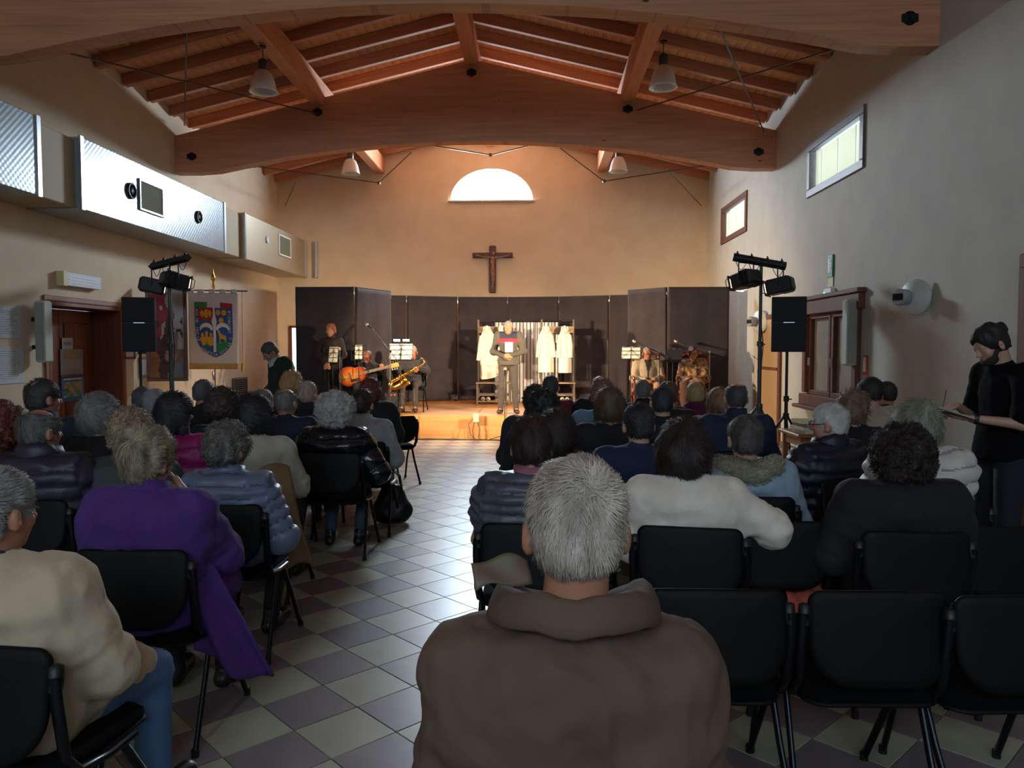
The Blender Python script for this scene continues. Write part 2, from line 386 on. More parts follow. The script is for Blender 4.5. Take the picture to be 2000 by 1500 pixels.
# low window on the right wall, with wooden frame and grey shutters
def low_window():
    y0,y1,z0,z1=W3; t=thing('window_4',None,None); tag(t,kind='structure'); x=XR
    def bar(name,c,s): b=MB(); b.box(c,s,ch=.01); return b.build(name,M_rwood,t)
    bar('window_frame',(x+.0,(y0+y1)/2,z1-.09),(.16,y1-y0+.2,.20)); bar('window_frame',(x-.01,(y0+y1)/2,z1+.04),(.2,y1-y0+.26,.06))
    bar('window_frame',(x,(y0+y1)/2,z0+.07),(.16,y1-y0+.2,.16)); bar('window_sill',(x-.05,(y0+y1)/2,z0-.03),(.24,y1-y0+.26,.05))
    for yy in (y0+.05,y1-.05): bar('window_frame',(x,yy,(z0+z1)/2),(.14,.12,z1-z0-.34))
    ym=(y0+y1)/2
    for (a,c) in ((y0+.11,ym-.02),(ym+.02,y1-.11)):
        b=MB(); za,zb=z0+.15,z1-.19
        for (cc,ss) in (((x+.02,(a+c)/2,za+.03),(.07,c-a,.07)),((x+.02,(a+c)/2,zb-.03),(.07,c-a,.07)),((x+.02,a+.035,(za+zb)/2),(.07,.07,zb-za-.13)),((x+.02,c-.035,(za+zb)/2),(.07,.07,zb-za-.13))): b.box(cc,ss,ch=.008)
        o=b.build('casement',M_rwood,t)
        b=MB(); b.box((x+.05,(a+c)/2,(za+zb)/2),(.012,c-a-.12,zb-za-.12)); b.build('pane',mat('closed_shutter_pane','#8f8c80',.35,0,'#85827a',3),o)
        b=MB(); b.box((x-.03,c-.05,1.4),(.03,.02,.12),ch=.004); b.build('handle',M_silver,o)
low_window()
# door left, recessed
def door_left():
    t=thing('door_1',None,None); tag(t,kind='structure'); y0,y1,z0,z1=DL; d=.42
    def bx(name,c,s,m=M_dwood): b=MB(); b.box(c,s,ch=.01); return b.build(name,m,t)
    bx('jamb',(XL-d/2,y1-.02,z1/2),(d+.06,.06,z1)); bx('jamb',(XL-d/2,y0+.02,z1/2),(d+.06,.06,z1)); bx('jamb',(XL-d/2,(y0+y1)/2,z1-.03),(d+.06,y1-y0-.1,.06))
    w=(y1-y0-.1)/2
    for k in (0,1):
        yc=y0+.05+w*(k+.5)
        lf=bx('door_leaf',(XL-d,yc,z1/2-.03),(.05,w-.006,z1-.07))
        for zz,hh in ((.5,.75),(1.48,.95)): b=MB(); b.box((XL-d+.03,yc,zz),(.02,w-.2,hh),ch=.01); b.build('door_panel',M_dwood,lf)
        b=MB(); b.tube([(XL-d+.03,yc+(.5-k)*(w-.12)*1.0,1.02),(XL-d+.08,yc+(.5-k)*(w-.12),1.02),(XL-d+.08,yc+(.5-k)*(w-.32),1.02)],.01,8); b.build('handle',M_brass,lf)
    M_cas=wood('casing_wood','#8c5a3c','#7a4b30',.5,2,2)
    bx('casing',(XL+.012,(y0+y1)/2,z1+.035),(.03,y1-y0+.14,.07),M_cas)
    for yy in (y0-.035,y1+.035): bx('casing',(XL+.012,yy,z1/2),(.03,.07,z1),M_cas)
    return t
door_left()
def door_right():
    t=thing('door_2',None,None); tag(t,kind='structure')
    b=MB(); b.box((XR-.02,6.32,1.13),(.05,.14,2.26),ch=.01); b.build('casing',M_rwood,t)
    b=MB(); b.box((XR-.02,5.1,1.13),(.05,.14,2.26),ch=.01); b.build('casing',M_rwood,t)
    b=MB(); b.box((XR-.02,5.71,2.31),(.05,1.36,.12),ch=.01); b.build('casing',M_rwood,t)
    b=MB(); b.box((XR-.008,5.71,1.125),(.03,1.08,2.25),ch=.008); lf=b.build('door_leaf',M_dwood,t)
    b=MB(); b.tube([(XR-.02,6.1,1.02),(XR-.07,6.1,1.02),(XR-.07,5.98,1.02)],.01,8); b.build('handle',M_brass,lf)
door_right()
# door behind the right tripod (partly seen) : brown frame at Y 13-14
def door_far():
    t=thing('door_3',None,None); tag(t,kind='structure')
    for y in (12.55,13.65):
        b=MB(); b.box((XR-.02,y,1.05),(.05,.1,2.1),ch=.01); b.build('casing',M_rwood,t)
    b=MB(); b.box((XR-.02,13.1,2.13),(.05,1.2,.08),ch=.01); b.build('casing',M_rwood,t)
    b=MB(); b.box((XR-.01,13.1,1.05),(.03,1.0,2.1),ch=.008); lf=b.build('door_leaf',mat('door_leaf_beige','#a98a66',.5),t)
    b=MB(); b.box((XR-.03,13.1,1.25),(.03,.9,.05),ch=.008); b.build('push_bar',M_rwood,lf)
door_far()
# narrow window behind left screens
t=thing('window_5',None,None); tag(t,kind='structure')
b=MB(); x0=at(566,640,18.0).x; x1=at(584,640,18.0).x; zt=at(570,638,18.0).z
for c,s in ((((x0+x1)/2,YB-.02,zt),(x1-x0+.06,.06,.06)),((x0,YB-.02,zt-.6),(.06,.06,1.2)),((x1,YB-.02,zt-.6),(.06,.06,1.2)),(((x0+x1)/2,YB-.02,zt-1.2),(x1-x0+.06,.06,.06))): b.box(c,s,ch=.006)
b.build('window_frame',M_dwood,t); b=MB(); b.box(((x0+x1)/2,YB-.01,zt-.6),(x1-x0,.015,1.16)); b.build('pane',M_skyp,t)
# added cool fill light behind the camera: glowing panes framed as windows
M_rear_fill=mat('rear_fill_glow',(.80,.91,1),.3,emit=REAR_FILL_E)
for k,(xx) in enumerate((-3.9,-1.1,1.7)):
    t=thing('window_%d'%(6+k),None,None); tag(t,kind='structure')  # holder of an added fill pane and its frame
    b=MB(); b.box((xx,YR+.02,4.3),(1.9,.03,1.5)); b.build('pane',M_rear_fill,t)
    b=MB()
    for c,s in (((xx,YR+.03,5.1),(2.1,.08,.1)),((xx,YR+.03,3.5),(2.1,.08,.1)),((xx-1,YR+.03,4.3),(.1,.08,1.6)),((xx+1,YR+.03,4.3),(.1,.08,1.6)),((xx,YR+.05,4.3),(.06,.05,1.5))): b.box(c,s)
    b.build('window_frame',M_dwood,t)
for nm,x in (('baseboard_right',XR-.01),('baseboard_left',XL+.01)):
    b=MB()
    segs=[(YR,5.0),(6.45,YB)] if x>0 else [(YR,9.36),(11.2,YB)]
    for a,c in segs: b.box((x,(a+c)/2,.04),(.02,c-a,.08))
    tag(b.build(nm,mat('baseboard_tile','#6b5148',.4)),kind='structure')
# ================================================================== DUCT
def foil_mat():
    m=mat('quilted_foil','#97a3aa',.24,.38); m.use_nodes=True; nt=m.node_tree; N=nt.nodes; L=nt.links; b=N['Principled BSDF']
    tc=N.new('ShaderNodeTexCoord'); sx=N.new('ShaderNodeSeparateXYZ'); L.new(tc.outputs['Object'],sx.inputs[0])
    outs=[]
    for ax,k in (('Y',2*PI/.075),('Z',2*PI/.075)):
        a=N.new('ShaderNodeMath'); a.operation='MULTIPLY'; a.inputs[1].default_value=k; L.new(sx.outputs[ax],a.inputs[0])
        s=N.new('ShaderNodeMath'); s.operation='SINE'; L.new(a.outputs[0],s.inputs[0]); outs.append(s)
    p=N.new('ShaderNodeMath'); p.operation='MULTIPLY'; L.new(outs[0].outputs[0],p.inputs[0]); L.new(outs[1].outputs[0],p.inputs[1])
    nz=N.new('ShaderNodeTexNoise'); nz.inputs['Scale'].default_value=9; L.new(tc.outputs['Object'],nz.inputs['Vector'])
    ad=N.new('ShaderNodeMath'); ad.operation='ADD'; L.new(p.outputs[0],ad.inputs[0]); L.new(nz.outputs['Fac'],ad.inputs[1])
    bp=N.new('ShaderNodeBump'); bp.inputs['Strength'].default_value=.16; bp.inputs['Distance'].default_value=.003; L.new(ad.outputs[0],bp.inputs['Height']); L.new(bp.outputs[0],b.inputs['Normal']); return m
M_foil=foil_mat(); M_ductp=mat('painted_duct','#a39378',.7); M_foil2=mat('satin_foil','#b0a48e',.42,.55,bump=.1,bscale=30)
def duct():
    t=thing('air_duct','long air duct boxed in quilted foil panels high along the left wall','air duct',(XL,8,3.28))
    off=Vector(t.location); zb,zt=3.28,4.15
    def bx(name,x1,y0,y1,m,z0=zb,z1=zt,parent=t,ch=.01): 
        b=MB(); b.box(((XL+x1)/2-off.x,(y0+y1)/2-off.y,(z0+z1)/2-off.z),(x1-XL-.004,y1-y0,z1-z0),ch=ch); return b.build(name,m,parent)
    bx('duct_section',-5.58,-3,18.04,M_ductp,zb+.02,zt-.03)
    for (a,c,m) in ((3.2,8.3,M_foil),(9.1,13.3,M_foil),(14.25,18.02,M_foil2)):
        s=bx('foil_cladding',-5.5,a,c,m)
        for y in (a,c): b=MB(); b.box((-5.5-off.x,y-off.y,(zb+zt)/2-off.z),(.03,.07,zt-zb+.02),ch=.004); b.build('edge_tape',M_silver,s)
    # spigots and grilles
    def disc(px,py,r,x=-5.5):
        p=at(px,py,10); d=p-Vector((0,0,CH)); k=x/d.x; p=Vector((0,0,CH))+d*k
        b=MB(); b.lathe([(r,0),(r,.03),(r*.8,.035),(r*.75,.0),(r*.45,.0),(r*.45,.02),(.005,.025)],(p-off)+Vector((-.0,0,0)),(1,0,0),20); b.build('round_vent',M_white if px>500 else M_black,t)
    disc(255,373,.11); disc(387,424,.10); disc(521,468,.07)
    def grille(pl,pr,pt,pb,mf,x=-5.49):
        def hit(px,py): d=at(px,py,10)-Vector((0,0,CH)); return Vector((0,0,CH))+d*(x/d.x)
        A=hit(pl,(pt+pb)/2); B=hit(pr,(pt+pb)/2); Tt=hit((pl+pr)/2,pt); Bb=hit((pl+pr)/2,pb); y0,y1=A.y,B.y; z0,z1=Bb.z,Tt.z
        b=MB(); w=.035
        for c,s in (((0,(y0+y1)/2,z1),(.03,y1-y0,w)),((0,(y0+y1)/2,z0),(.03,y1-y0,w)),((0,y0,(z0+z1)/2),(.03,w,z1-z0+w)),((0,y1,(z0+z1)/2),(.03,w,z1-z0+w))): b.box((x-off.x,c[1]-off.y,c[2]-off.z),s,ch=.004)
        g=b.build('vent_grille',mf,t)
        sb=MB(); sb.box((0,0,0),(.012,y1-y0-.03,.014),rot=Matrix.Rotation(.6,3,'Y')); sm=sb.mesh('vane',mat('grille_vane','#8c9280',.5,.2))
        n=int((z1-z0)/.022)
        for i in range(n): obj('vane',sm,g,loc=(x-off.x,(y0+y1)/2-off.y,z0+.02+i*.022-off.z))
    grille(273,317,360,415,mat('grille_frame_dark','#6d7477',.4,.5)); grille(545,567,463,500,M_white)
duct()
b=MB(); p0=at(617,472,18.0); p1=at(617,543,18.0)
b.box(((p0.x),18.03,(p0.z+p1.z)/2),(.06,.08,p0.z-p1.z),ch=.006); tag(b.build('metal_bracket',M_silver),'silver vertical flange strip at the far end of the wall duct','bracket')
# pendant lamps
def pendant_proto():
    t=thing('pendant_lamp','x','lamp')
    b=MB(); prof=[(.055,.30),(.085,.285),(.118,.245),(.146,.18),(.166,.10),(.180,.03),(.192,0),(.187,0),(.174,.03),(.160,.10),(.140,.178),(.11,.238),(.05,.275)]
    b.lathe(prof,n=28); b.build('lamp_shade',mat('frosted_shade','#e6dfd4',.25,0,trans=.12,emit=0),t)
    b=MB(); b.lathe([(.03,.27),(.062,.29),(.062,.42),(.03,.45)],n=16); b.build('lamp_housing',mat('lamp_housing_grey','#57504b',.5,.4),t)
    b=MB(); b.tube([(0,0,.44),(0,0,.60)],.006,6); b.lathe([(.045,.60),(.05,.62)],n=12); b.build('suspension',M_black,t)
    b=MB(); b.lathe([(.02,.27),(.03,.2),(.028,.12),(.012,.09)],n=12); b.build('bulb',M_white,t); return t
pp=pendant_proto(); first=True
for (x,y,z,lab) in ((-3.73,10.4,5.08,'translucent bell pendant lamp under the left purlin, nearer of that side'),(1.69,10.4,5.08,'translucent bell pendant lamp under the right purlin, nearer of that side'),(-3.79,15.5,5.14,'small bell pendant lamp beyond the main beam on the left'),(1.64,15.5,5.14,'small bell pendant lamp beyond the main beam on the right')):
    o=pp if first else copy_tree(pp); first=False; o.location=(x,y,z); o['label']=lab; o['group']='bell pendant lamps'
    zr=roofz(x)-RH-.01; 
# ================================================================== STAGE
M_ply=wood('stage_wood','#c08a55','#a97544',.45,0,1.2,.03)
def stage():
    t=thing('stage_platform','low light-wood stage platform across the end of the hall','stage',(0,15.5,0))
    n=9; x0,x1=-5.1,3.85; 
    edges=[-5.1,-4.1,-3.1,-2.08,-1.07,-.05,.97,1.98,2.95,3.85]
    for a,c in zip(edges[:-1],edges[1:]):
        for (ya,yb) in ((13.32,15.6),(15.6,17.9)):
            if ya<14 and -1.2<a<.9: ya=13.2
            b=MB(); b.box(((a+c)/2,(ya+yb)/2-15.5,.205),(c-a-.006,yb-ya-.006,.41),ch=.006); b.build('stage_module',M_ply,t)
    b=MB(); b.box((-.6,13.34-15.5,.03),(8.9,.03,.05)); b.build('plinth',M_dwood,t)
stage()
M_cloth=mat('black_drape','#3a3236',.9,0,'#302a2f',4,sheen=.0,bump=.2,bscale=18)
def screen(ax,ay,bx,by,label,folds=1.0,seed=0,H_=2.33,inset=0):
    t=thing('folding_screen',label,'screen',(ax,ay,.42),math.atan2(by-ay,bx-ax),'black cloth stage screens')
    Wd=math.hypot(bx-ax,by-ay); r=random.Random(seed); ph=[r.uniform(0,6) for _ in range(6)]
    b=MB()
    for x in (.02,Wd-.02): b.box((x,0,H_/2),(.035,.035,H_),ch=.004)
    b.box((Wd/2,0,H_-.02),(Wd-.07,.035,.035)); b.box((Wd/2,0,.05),(Wd-.07,.035,.035))
    for x in (.02,Wd-.02): b.box((x,0,.012),(.05,.3,.02),ch=.004)
    b.build('screen_frame',mat('dark_wood_frame','#241f22',.6),t)
    def fn(u,v):
        z=.02+(H_-.04)*v; k=(1-v)**.7*folds
        y=-.024-.012*k*(math.sin(u*9+ph[0]+2*v)+.6*math.sin(u*17+ph[1]-3*v)+.5*math.sin(u*5*v+ph[2]+8*v))-.005*math.sin(u*3+v*7+ph[3])
        return (.005+(Wd-.01)*u,y,z)
    b=MB(); b.sheet(fn,26,26,t=.006); b.build('black_cloth',M_cloth,t)
    b=MB(); b.box((Wd+.0,-.0,H_-.12),(.03,.03,.05)); b.build('clip',M_silver,t)
    return t
screen(-4.54,14.2,-3.43,14.2,'leftmost tall black cloth screen behind the standing woman reader',1,1)
screen(-3.41,14.22,-2.96,15.3,'tall black screen angled back behind the guitarist',1,2)
screen(-3.45,16.45,-2.86,16.6,'dark narrow screen deep behind the left music stands',1,3)
screen(-2.84,16.6,-1.78,17.0,'black screen behind the saxophonist, left of the coat rack',1.6,4)
screen(-1.76,17.05,-.66,17.12,'black screen behind the left coat rack',1,5)
screen(-.65,17.12,.49,17.02,'black screen behind the striped curtain',.6,6)
screen(.5,17.0,1.57,16.62,'black screen behind the right coat rack',1.6,7)
screen(1.59,16.6,2.2,16.4,'dark narrow screen at the right rear corner of the stage',1,8)
screen(1.82,15.2,2.46,14.46,'tall black screen angled forward behind the man in the beige suit',.8,9)
screen(2.48,14.44,3.62,14.44,'rightmost tall black screen behind the woman in the patterned dress',.5,10)
# ================================================================== PROPS
M_cab=mat('speaker_black','#14151a',.6,bump=.1,bscale=200); M_grill=mat('speaker_grille','#1d1f26',.55,.3,bump=.5,bscale=260)
def tripod(t,h,col,r=.5,hub=.62,pole=.02,a0=.4,mname='pole',brace=True):
    b=MB(); b.tube([(0,0,.12),(0,0,h*.6)],pole*1.25,10); b.tube([(0,0,h*.6),(0,0,h)],pole,10); b.build(mname,col,t)
    b=MB(); b.lathe([(pole*2,hub-.03),(pole*2.2,hub),(pole*2,hub+.05)],n=10); b.build('hub_collar',col,t); b=MB(); b.lathe([(pole*1.9,h*.6-.03),(pole*1.9,h*.6+.04)],n=10); b.tube([(0,0,h*.6),(.07,0,h*.6)],.009,6); b.build('clamp_knob',col,t)
    for k in range(3):
        a=a0+k*2*PI/3; c,s=math.cos(a),math.sin(a)
        b=MB(); b.tube([(c*.03,s*.03,hub),(c*r,s*r,.015)],.013,8,flat=1.4)
        if brace: b.tube([(c*.02,s*.02,.2),(c*r*.55,s*r*.55,hub*.45)],.008,6)
        lg=b.build('leg',col,t)
        b=MB(); b.lathe([(.02,0),(.018,.04)],(c*r,s*r,0),n=8); b.build('rubber_foot',M_blackp,lg)
def speaker_stand(loc,h,label,a0=.4): t=thing('speaker_stand',label,'speaker stand',loc); tripod(t,h,M_black,.55,.72,.018,a0); return t
def pa_speaker(loc,w,hh,label,rz):
    t=thing('loudspeaker',label,'speaker',loc,rz)
    b=MB(); d=.36
    P=[(-w/2,-d/2,0),(w/2,-d/2,0),(w*.36,d/2,0),(-w*.36,d/2,0)]; b.prism(P,(0,0,0),(0,0,hh)); o=b.build('cabinet',M_cab,t); m=o.modifiers.new('b','BEVEL'); m.width=.015; m.segments=2
    for z0,z1 in ((.02,hh*.52),(hh*.545,hh-.02)):
        b=MB(); b.box((0,-d/2-.008,(z0+z1)/2),(w-.03,.016,z1-z0),ch=.006); b.build('grille',M_grill,t)
    b=MB(); b.box((0,-d/2-.017,hh*.532),(.13,.006,.010)); b.build('nameplate',M_silver,t)
    return t
# right
p=at(1487,900,10.6); RSX,RSY=3.1,10.6
SR=at(1545,680,9.6); speaker_stand((SR.x,9.75,0),1.58,'black tripod stand carrying the right loudspeaker',1.1)
pa_speaker((SR.x,9.75,1.55),.42,.69,'black two-way loudspeaker beside the wooden low window on the right',-.22)
SL=at(262,680,9.6); speaker_stand((SL.x,9.75,0),1.58,'black tripod stand carrying the left loudspeaker',.2)
pa_speaker((SL.x,9.75,1.55),.40,.70,'black two-way loudspeaker beside the brown double door on the left',.45)
M_lens=mat('lamp_lens','#ffd9a0',.2,emit=14); M_can=mat('par_can_black','#1b1d22',.5,.2)
def light_stand(loc,h,bar_a,bar_b,label,tgts,cr):
    t=thing('lighting_stand',label,'lighting stand',loc); L0=Vector(loc)
    tripod(t,h,mat('stand_tube','#454c50',.4,.5),.6,.8,.022,.9)
    A,B=Vector(bar_a)-L0,Vector(bar_b)-L0; d=(B-A).normalized()
    b=MB(); b.tube([A,B],.055,4,up=(0,0,1)); b.build('cross_bar',M_can,t)
    cl=MB()
    for u in (.08,.35,.65,.92): p=A.lerp(B,u); cl.box(p+Vector((0,0,.055)),(.03,.03,.03)); cl.tube([p+Vector((0,0,.04)),p+Vector((0,0,.09))],.009,6)
    cl.build('clamp',M_black,t)
    b=MB()
    for u in (.05,.3,.75): 
        p=A.lerp(B,u); q=A.lerp(B,u+.2); b.tube([p.lerp(q,k/8)-Vector((0,0,.05+.10*math.sin(PI*k/8))) for k in range(9)],.005,5)
    b.tube([(0,.03,h-.1),(.02,.03,h*.7),(.05,.02,h*.6),(.02,.02,h*.45),(.03,.03,.5),(.0,.08,.1)],.007,6)
    b.build('cable',M_blackp,t)
    for k_,(u,tg) in enumerate(zip(cr,tgts)):
        p=A.lerp(B,u); dr=(Vector(tg)-(p+L0)).normalized(); c=p-Vector((0,0,.27))
        x,y,z=fr(dr)
        Mx=Matrix((x,y,z)).transposed()
        b=MB(); b.box(c,(.27,.20,.34),rot=Mx,ch=.03)
        for i in range(4): b.box(c-dr*(.02+.03*i),(.285,.215,.008),rot=Mx)
        o=b.build('par_light',M_can,t)
        b=MB(); 
        for s in (-1,1): b.tube([p+x*s*.155-Vector((0,0,.05)),c+x*s*.155],.009,6)
        b.tube([p-x*.155-Vector((0,0,.05)),p+x*.155-Vector((0,0,.05))],.009,6); b.build('yoke',M_black,o)
        b=MB(); f=c+dr*.172
        for s in (-1,1): b.box(f+x*s*.06,(.085,.12,.004),rot=Mx)
        b.build('lens',M_lens,o)
        b=MB()
        for s in (-1,1):
            b.tube([f+x*s*.14-y*.08,f+x*s*.14+dr*.05-y*.05,f+x*s*.14+dr*.05+y*.05,f+x*s*.14+y*.08],.006,5)
        b.box(f+dr*.008,(.28,.21,.012),rot=Mx); b.build('front_frame',M_black,o).scale=(1,1,1)
        spot_light('par_beam',c+L0+dr*.20,tg,SPOT_E*(1.8 if k_==0 and loc[0]<0 else 2.2 if k_==1 and loc[0]>0 else .9),(1,.76,.50),.98,1.0,.05)
    return t
lr=(3.0,10.3,0)
light_stand(lr,2.75,at(1432,502,10.3),at(1535,520,10.2),'lighting stand with two black lamps on a bar near the right speaker',[(-.9,15.2,1.2),(-3.3,14.1,1.2)],(.25,.9))
b0=at(330,520,10.4)
light_stand((b0.x,10.4,0),2.7,at(296,521,10.6),at(368,503,10.2),'lighting stand with two black lamps on a bar near the left speaker',[(2.4,14.5,1.0),(.4,15.8,1.2)],(.0,.62))
# foldback spot? none
# column wall speakers
for (y,x,z0,z1,lab,sx) in ((9.15,XL+.14,1.42,2.18,'slim grey column speaker on the left wall beside the door',1),(9.55,XR-.12,1.38,2.2,'slim grey column speaker on the right wall over the low window edge',-1)):
    t=thing('column_speaker',lab,'speaker',(x,y,z0),0,'grey column wall speakers')
    b=MB(); b.box((0,0,(z1-z0)/2),(.13,.16,z1-z0),ch=.02); b.build('cabinet',mat('column_grey','#a9ab9d',.6),t)
    b=MB(); b.box((0,-.085,(z1-z0)/2),(.10,.01,z1-z0-.06),ch=.004); b.build('grille',mat('column_grille','#87897f',.6,bump=.4,bscale=200),t)
    b=MB(); b.box((-.1*sx if sx>0 else .09,.0,(z1-z0)*.7),(.08,.04,.05)); b.box((-.1*sx if sx>0 else .09,.0,(z1-z0)*.25),(.08,.04,.05)); b.build('bracket',M_black,t)
# wall discs
def disc_lamp(px,py,Y,r,label):
    p=Vector((XR-.14,Y,at(px,py,Y).z)); t=thing('wall_lamp',label,'wall lamp',p,.45)
    b=MB(); b.lathe([(.02,.09),(r*.9,.07),(r,.05),(r,.035),(r*.9,.02),(.05,-.02)],(0,0,0),(1,0,0),32); b.build('lamp_dish',mat('dish_white','#b9bbb4',.45),t)
    b=MB(); b.lathe([(.075,-.14),(.085,-.13),(.085,-.03),(.06,-.0)],(0,.06,0),(1,0,0),20); b.build('lamp_body',mat('lamp_body_grey','#9fa8ad',.35,.3),t)
    b=MB(); 
    for s in (-.03,.03): b.lathe([(.016,-.152),(.016,-.14)],(0,.06+s,0),(1,0,0),10)
    b.box((-.142,.06,0),(.004,.12,.07)); b.build('lamp_face',M_black,t)
    b=MB(); b.tube([(.08,0,0),(.135,0,0)],.03,10); b.build('wall_mount',M_white,t)
disc_lamp(1806,580,7.95,.185,'round white disc wall lamp high on the bare right wall')
disc_lamp(1458,628,13.4,.2,'smaller-looking round wall lamp behind the right lighting stand')
# exit sign, emergency lights, extinguisher sign
def plate(name,label,cat,c,size,m,parent=None):
    b=MB(); b.box((0,0,0),size,ch=.002); o=b.build(name,m,parent,loc=c)
    if parent is None: tag(o,label,cat)
    return o
y=10.48; t=thing('exit_sign','green emergency exit sign with white running figure over the low window','sign',(XR-.015,y,2.71))
plate('sign_board',0,0,(0,0,0),(.02,.17,.30),mat('exit_green','#1f7d52',.5),t)
b=MB(); X=-.014
def quad(pts): b._add([(X,a,c) for a,c in pts],[(0,1,2,3)],False)
quad([(.05,-.09),(.05,.1),(.0,.1),(.0,-.09)]); b.lathe([(.018,0),(.018,.002)],(X,-.035,.085),(-1,0,0),10); quad([(-.02,.06),(-.05,.05),(-.045,-.03),(-.015,-.02)]); quad([(-.02,-.02),(-.03,-.02),(-.065,-.09),(-.05,-.1)]); quad([(-.03,-.03),(-.015,-.03),(.01,-.10),(-.005,-.1)])
b.build('running_figure',M_white,t)
plate('instruction_card','small cream instruction card under the green exit sign','notice',(XR-.01,10.48,2.50),(.008,.17,.14),mat('cream_card','#c8c4a0',.7))
t=thing('emergency_light','small white emergency light with green lamp under the exit sign','light',(XR-.035,10.46,2.35)); plate('housing',0,0,(0,0,0),(.06,.26,.11),M_white,t)
b=MB(); b.lathe([(.014,0),(.012,.01)],(-.03,.09,.0),(-1,0,0),10); b.build('indicator',mat('green_led','#27e06a',.4,emit=4),t)
e0=at(163,570,10); t=thing('emergency_light','white emergency light box with cream end cap above the brown left door','light',(XL+.05,10.1,2.5))
plate('housing',0,0,(0,0,0),(.09,.78,.17),mat('housing_white','#b9bcc4',.5),t); plate('end_cap',0,0,(0,-.42,0),(.10,.08,.19),mat('cap_cream','#c9bd85',.6),t)
b=MB()
for z in (-.04,0,.04): b.box((.047,0,z),(.004,.70,.012))
b.build('diffuser_rib',M_white,t)
plate('extinguisher_sign','small red and white extinguisher sign beside the low right window','sign',(XR-.008,9.33,1.36),(.01,.13,.30),mat('sign_red','#a52f28',.5))
plate('sign_pictogram','white pictogram card stuck on the red extinguisher sign','notice',(XR-.016,9.35,1.40),(.006,.07,.18),M_white)
# papers on the left wall
M_paper=mat('paper_notice','#b7bcc0',.7,0,'#a7adb2',30); M_line=mat('print_grey','#7d858c',.8)
def notice(y0,y1,z0,z1,label,lines=14):
    t=thing('wall_notice',label,'notice',(XL+.008,(y0+y1)/2,(z0+z1)/2)); plate('sheet',0,0,(0,0,0),(.006,y1-y0,z1-z0),M_paper,t)
    b=MB(); r=random.Random(int(z0*100))
    for i in range(lines):
        z=(z1-z0)/2-.06-(z1-z0-.12)*i/(lines-1); wd=(y1-y0)*r.uniform(.5,.82); b.box((.0035,-(y1-y0)*.42+wd/2,z),(.001,wd,.006))
    b.build('printed_lines',M_line,t)
notice(8.35,8.93,1.71,2.09,'upper printed notice on the wall left of the door')
notice(8.35,8.96,1.18,1.62,'lower printed notice on the wall left of the door')
# posters on door leaf
xd=XL-.42+.045
def on_door(px,py): 
    d=at(px,py,10)-Vector((0,0,CH)); return Vector((0,0,CH))+d*(xd/d.x)
def door_sheet(l,r,tp,bt,label,parts):
    A=on_door(l,(tp+bt)/2); B=on_door(r,(tp+bt)/2); z1=on_door((l+r)/2,tp).z; z0=on_door((l+r)/2,bt).z
    t=thing('door_poster',label,'poster',(xd,(A.y+B.y)/2,(z0+z1)/2)); W=B.y-A.y; Hh=z1-z0
    for (n,a,c,zb,zt,m,dx) in parts: plate(n,0,0,(dx,(a+c)/2*W-W/2,(zb+zt)/2*Hh-Hh/2),(.004,(c-a)*W,(zt-zb)*Hh),m,t)
door_sheet(121,142,660,682,'small white paper stuck above the poster on the door',[('sheet',0,1,0,1,mat('small_sheet','#a9adb8',.7),0),('printed_lines',.15,.85,.35,.65,M_line,.002)])
door_sheet(118,162,682,737,'upper beige and violet poster on the brown door',[('sheet',0,1,0,1,mat('poster_beige','#8c8274',.7,0,'#7c7d86',8),0),('title_band',0,1,.0,.1,mat('poster_violet','#4b3f66',.7),.002),('printed_lines',.1,.9,.3,.62,mat('poster_pale','#9a958c',.7,0,'#84878e',20),.002),('heading',.2,.8,.72,.82,mat('poster_ochre','#a08552',.7),.002)])
door_sheet(120,165,738,783,'lower blue poster with a coastal picture on the brown door',[('sheet',0,1,0,1,mat('poster_blue','#34619a',.6),0),('printed_picture',.12,.92,.18,.84,mat('poster_sea','#3f8a84',.6,0,'#b08a56',9,lo=.45,hi=.55),.002),('ring_binding',.1,.9,.93,.98,M_white,.002)])
# small frames under left speaker
for (l,r,tp,bt,lab) in ((241,262,680,701,'small dark framed picture behind the left speaker pole'),(272,290,697,736,'small gilt framed document right of the left speaker pole')):
    A=at(l,(tp+bt)/2,11); 
    def hit(px,py,x=XL+.01):
        d=at(px,py,10)-Vector((0,0,CH)); return Vector((0,0,CH))+d*(x/d.x)
    A,B,Tp,Bt=hit(l,(tp+bt)/2),hit(r,(tp+bt)/2),hit((l+r)/2,tp),hit((l+r)/2,bt); W=B.y-A.y; Hh=Tp.z-Bt.z
    t=thing('framed_picture',lab,'picture',(XL+.02,(A.y+B.y)/2,(Tp.z+Bt.z)/2)); b=MB(); f=.03
    for c,s in (((0,0,Hh/2-f/2),(.03,W,f)),((0,0,-Hh/2+f/2),(.03,W,f)),((0,-W/2+f/2,0),(.03,f,Hh)),((0,W/2-f/2,0),(.03,f,Hh))): b.box(c,s,ch=.004)
    b.build('picture_frame',M_dwood if l<270 else mat('gilt','#9c7c46',.4,.5),t); plate('mount',0,0,(-.004,0,0),(.01,W-.04,Hh-.04),M_paper,t)
# vent
t=thing('wall_vent','grey slatted ventilation grille low on the left wall','vent',(XL+.02,15.6,.97-.21)); b=MB()
for c,s in (((0,0,.21),(.03,.72,.03)),((0,0,-.21),(.03,.72,.03)),((0,.36,0),(.03,.03,.44)),((0,-.36,0),(.03,.03,.44))): b.box(c,s)
b.build('vent_frame',mat('vent_grey','#6e665c',.5,.3),t); sb=MB(); sb.box((0,0,0),(.02,.66,.03),rot=Matrix.Rotation(.6,3,'Y')); sm=sb.mesh('slat',mat('vent_slat','#5a544e',.5,.3))
for i in range(9): obj('slat',sm,t,loc=(0,0,-.17+i*.043))
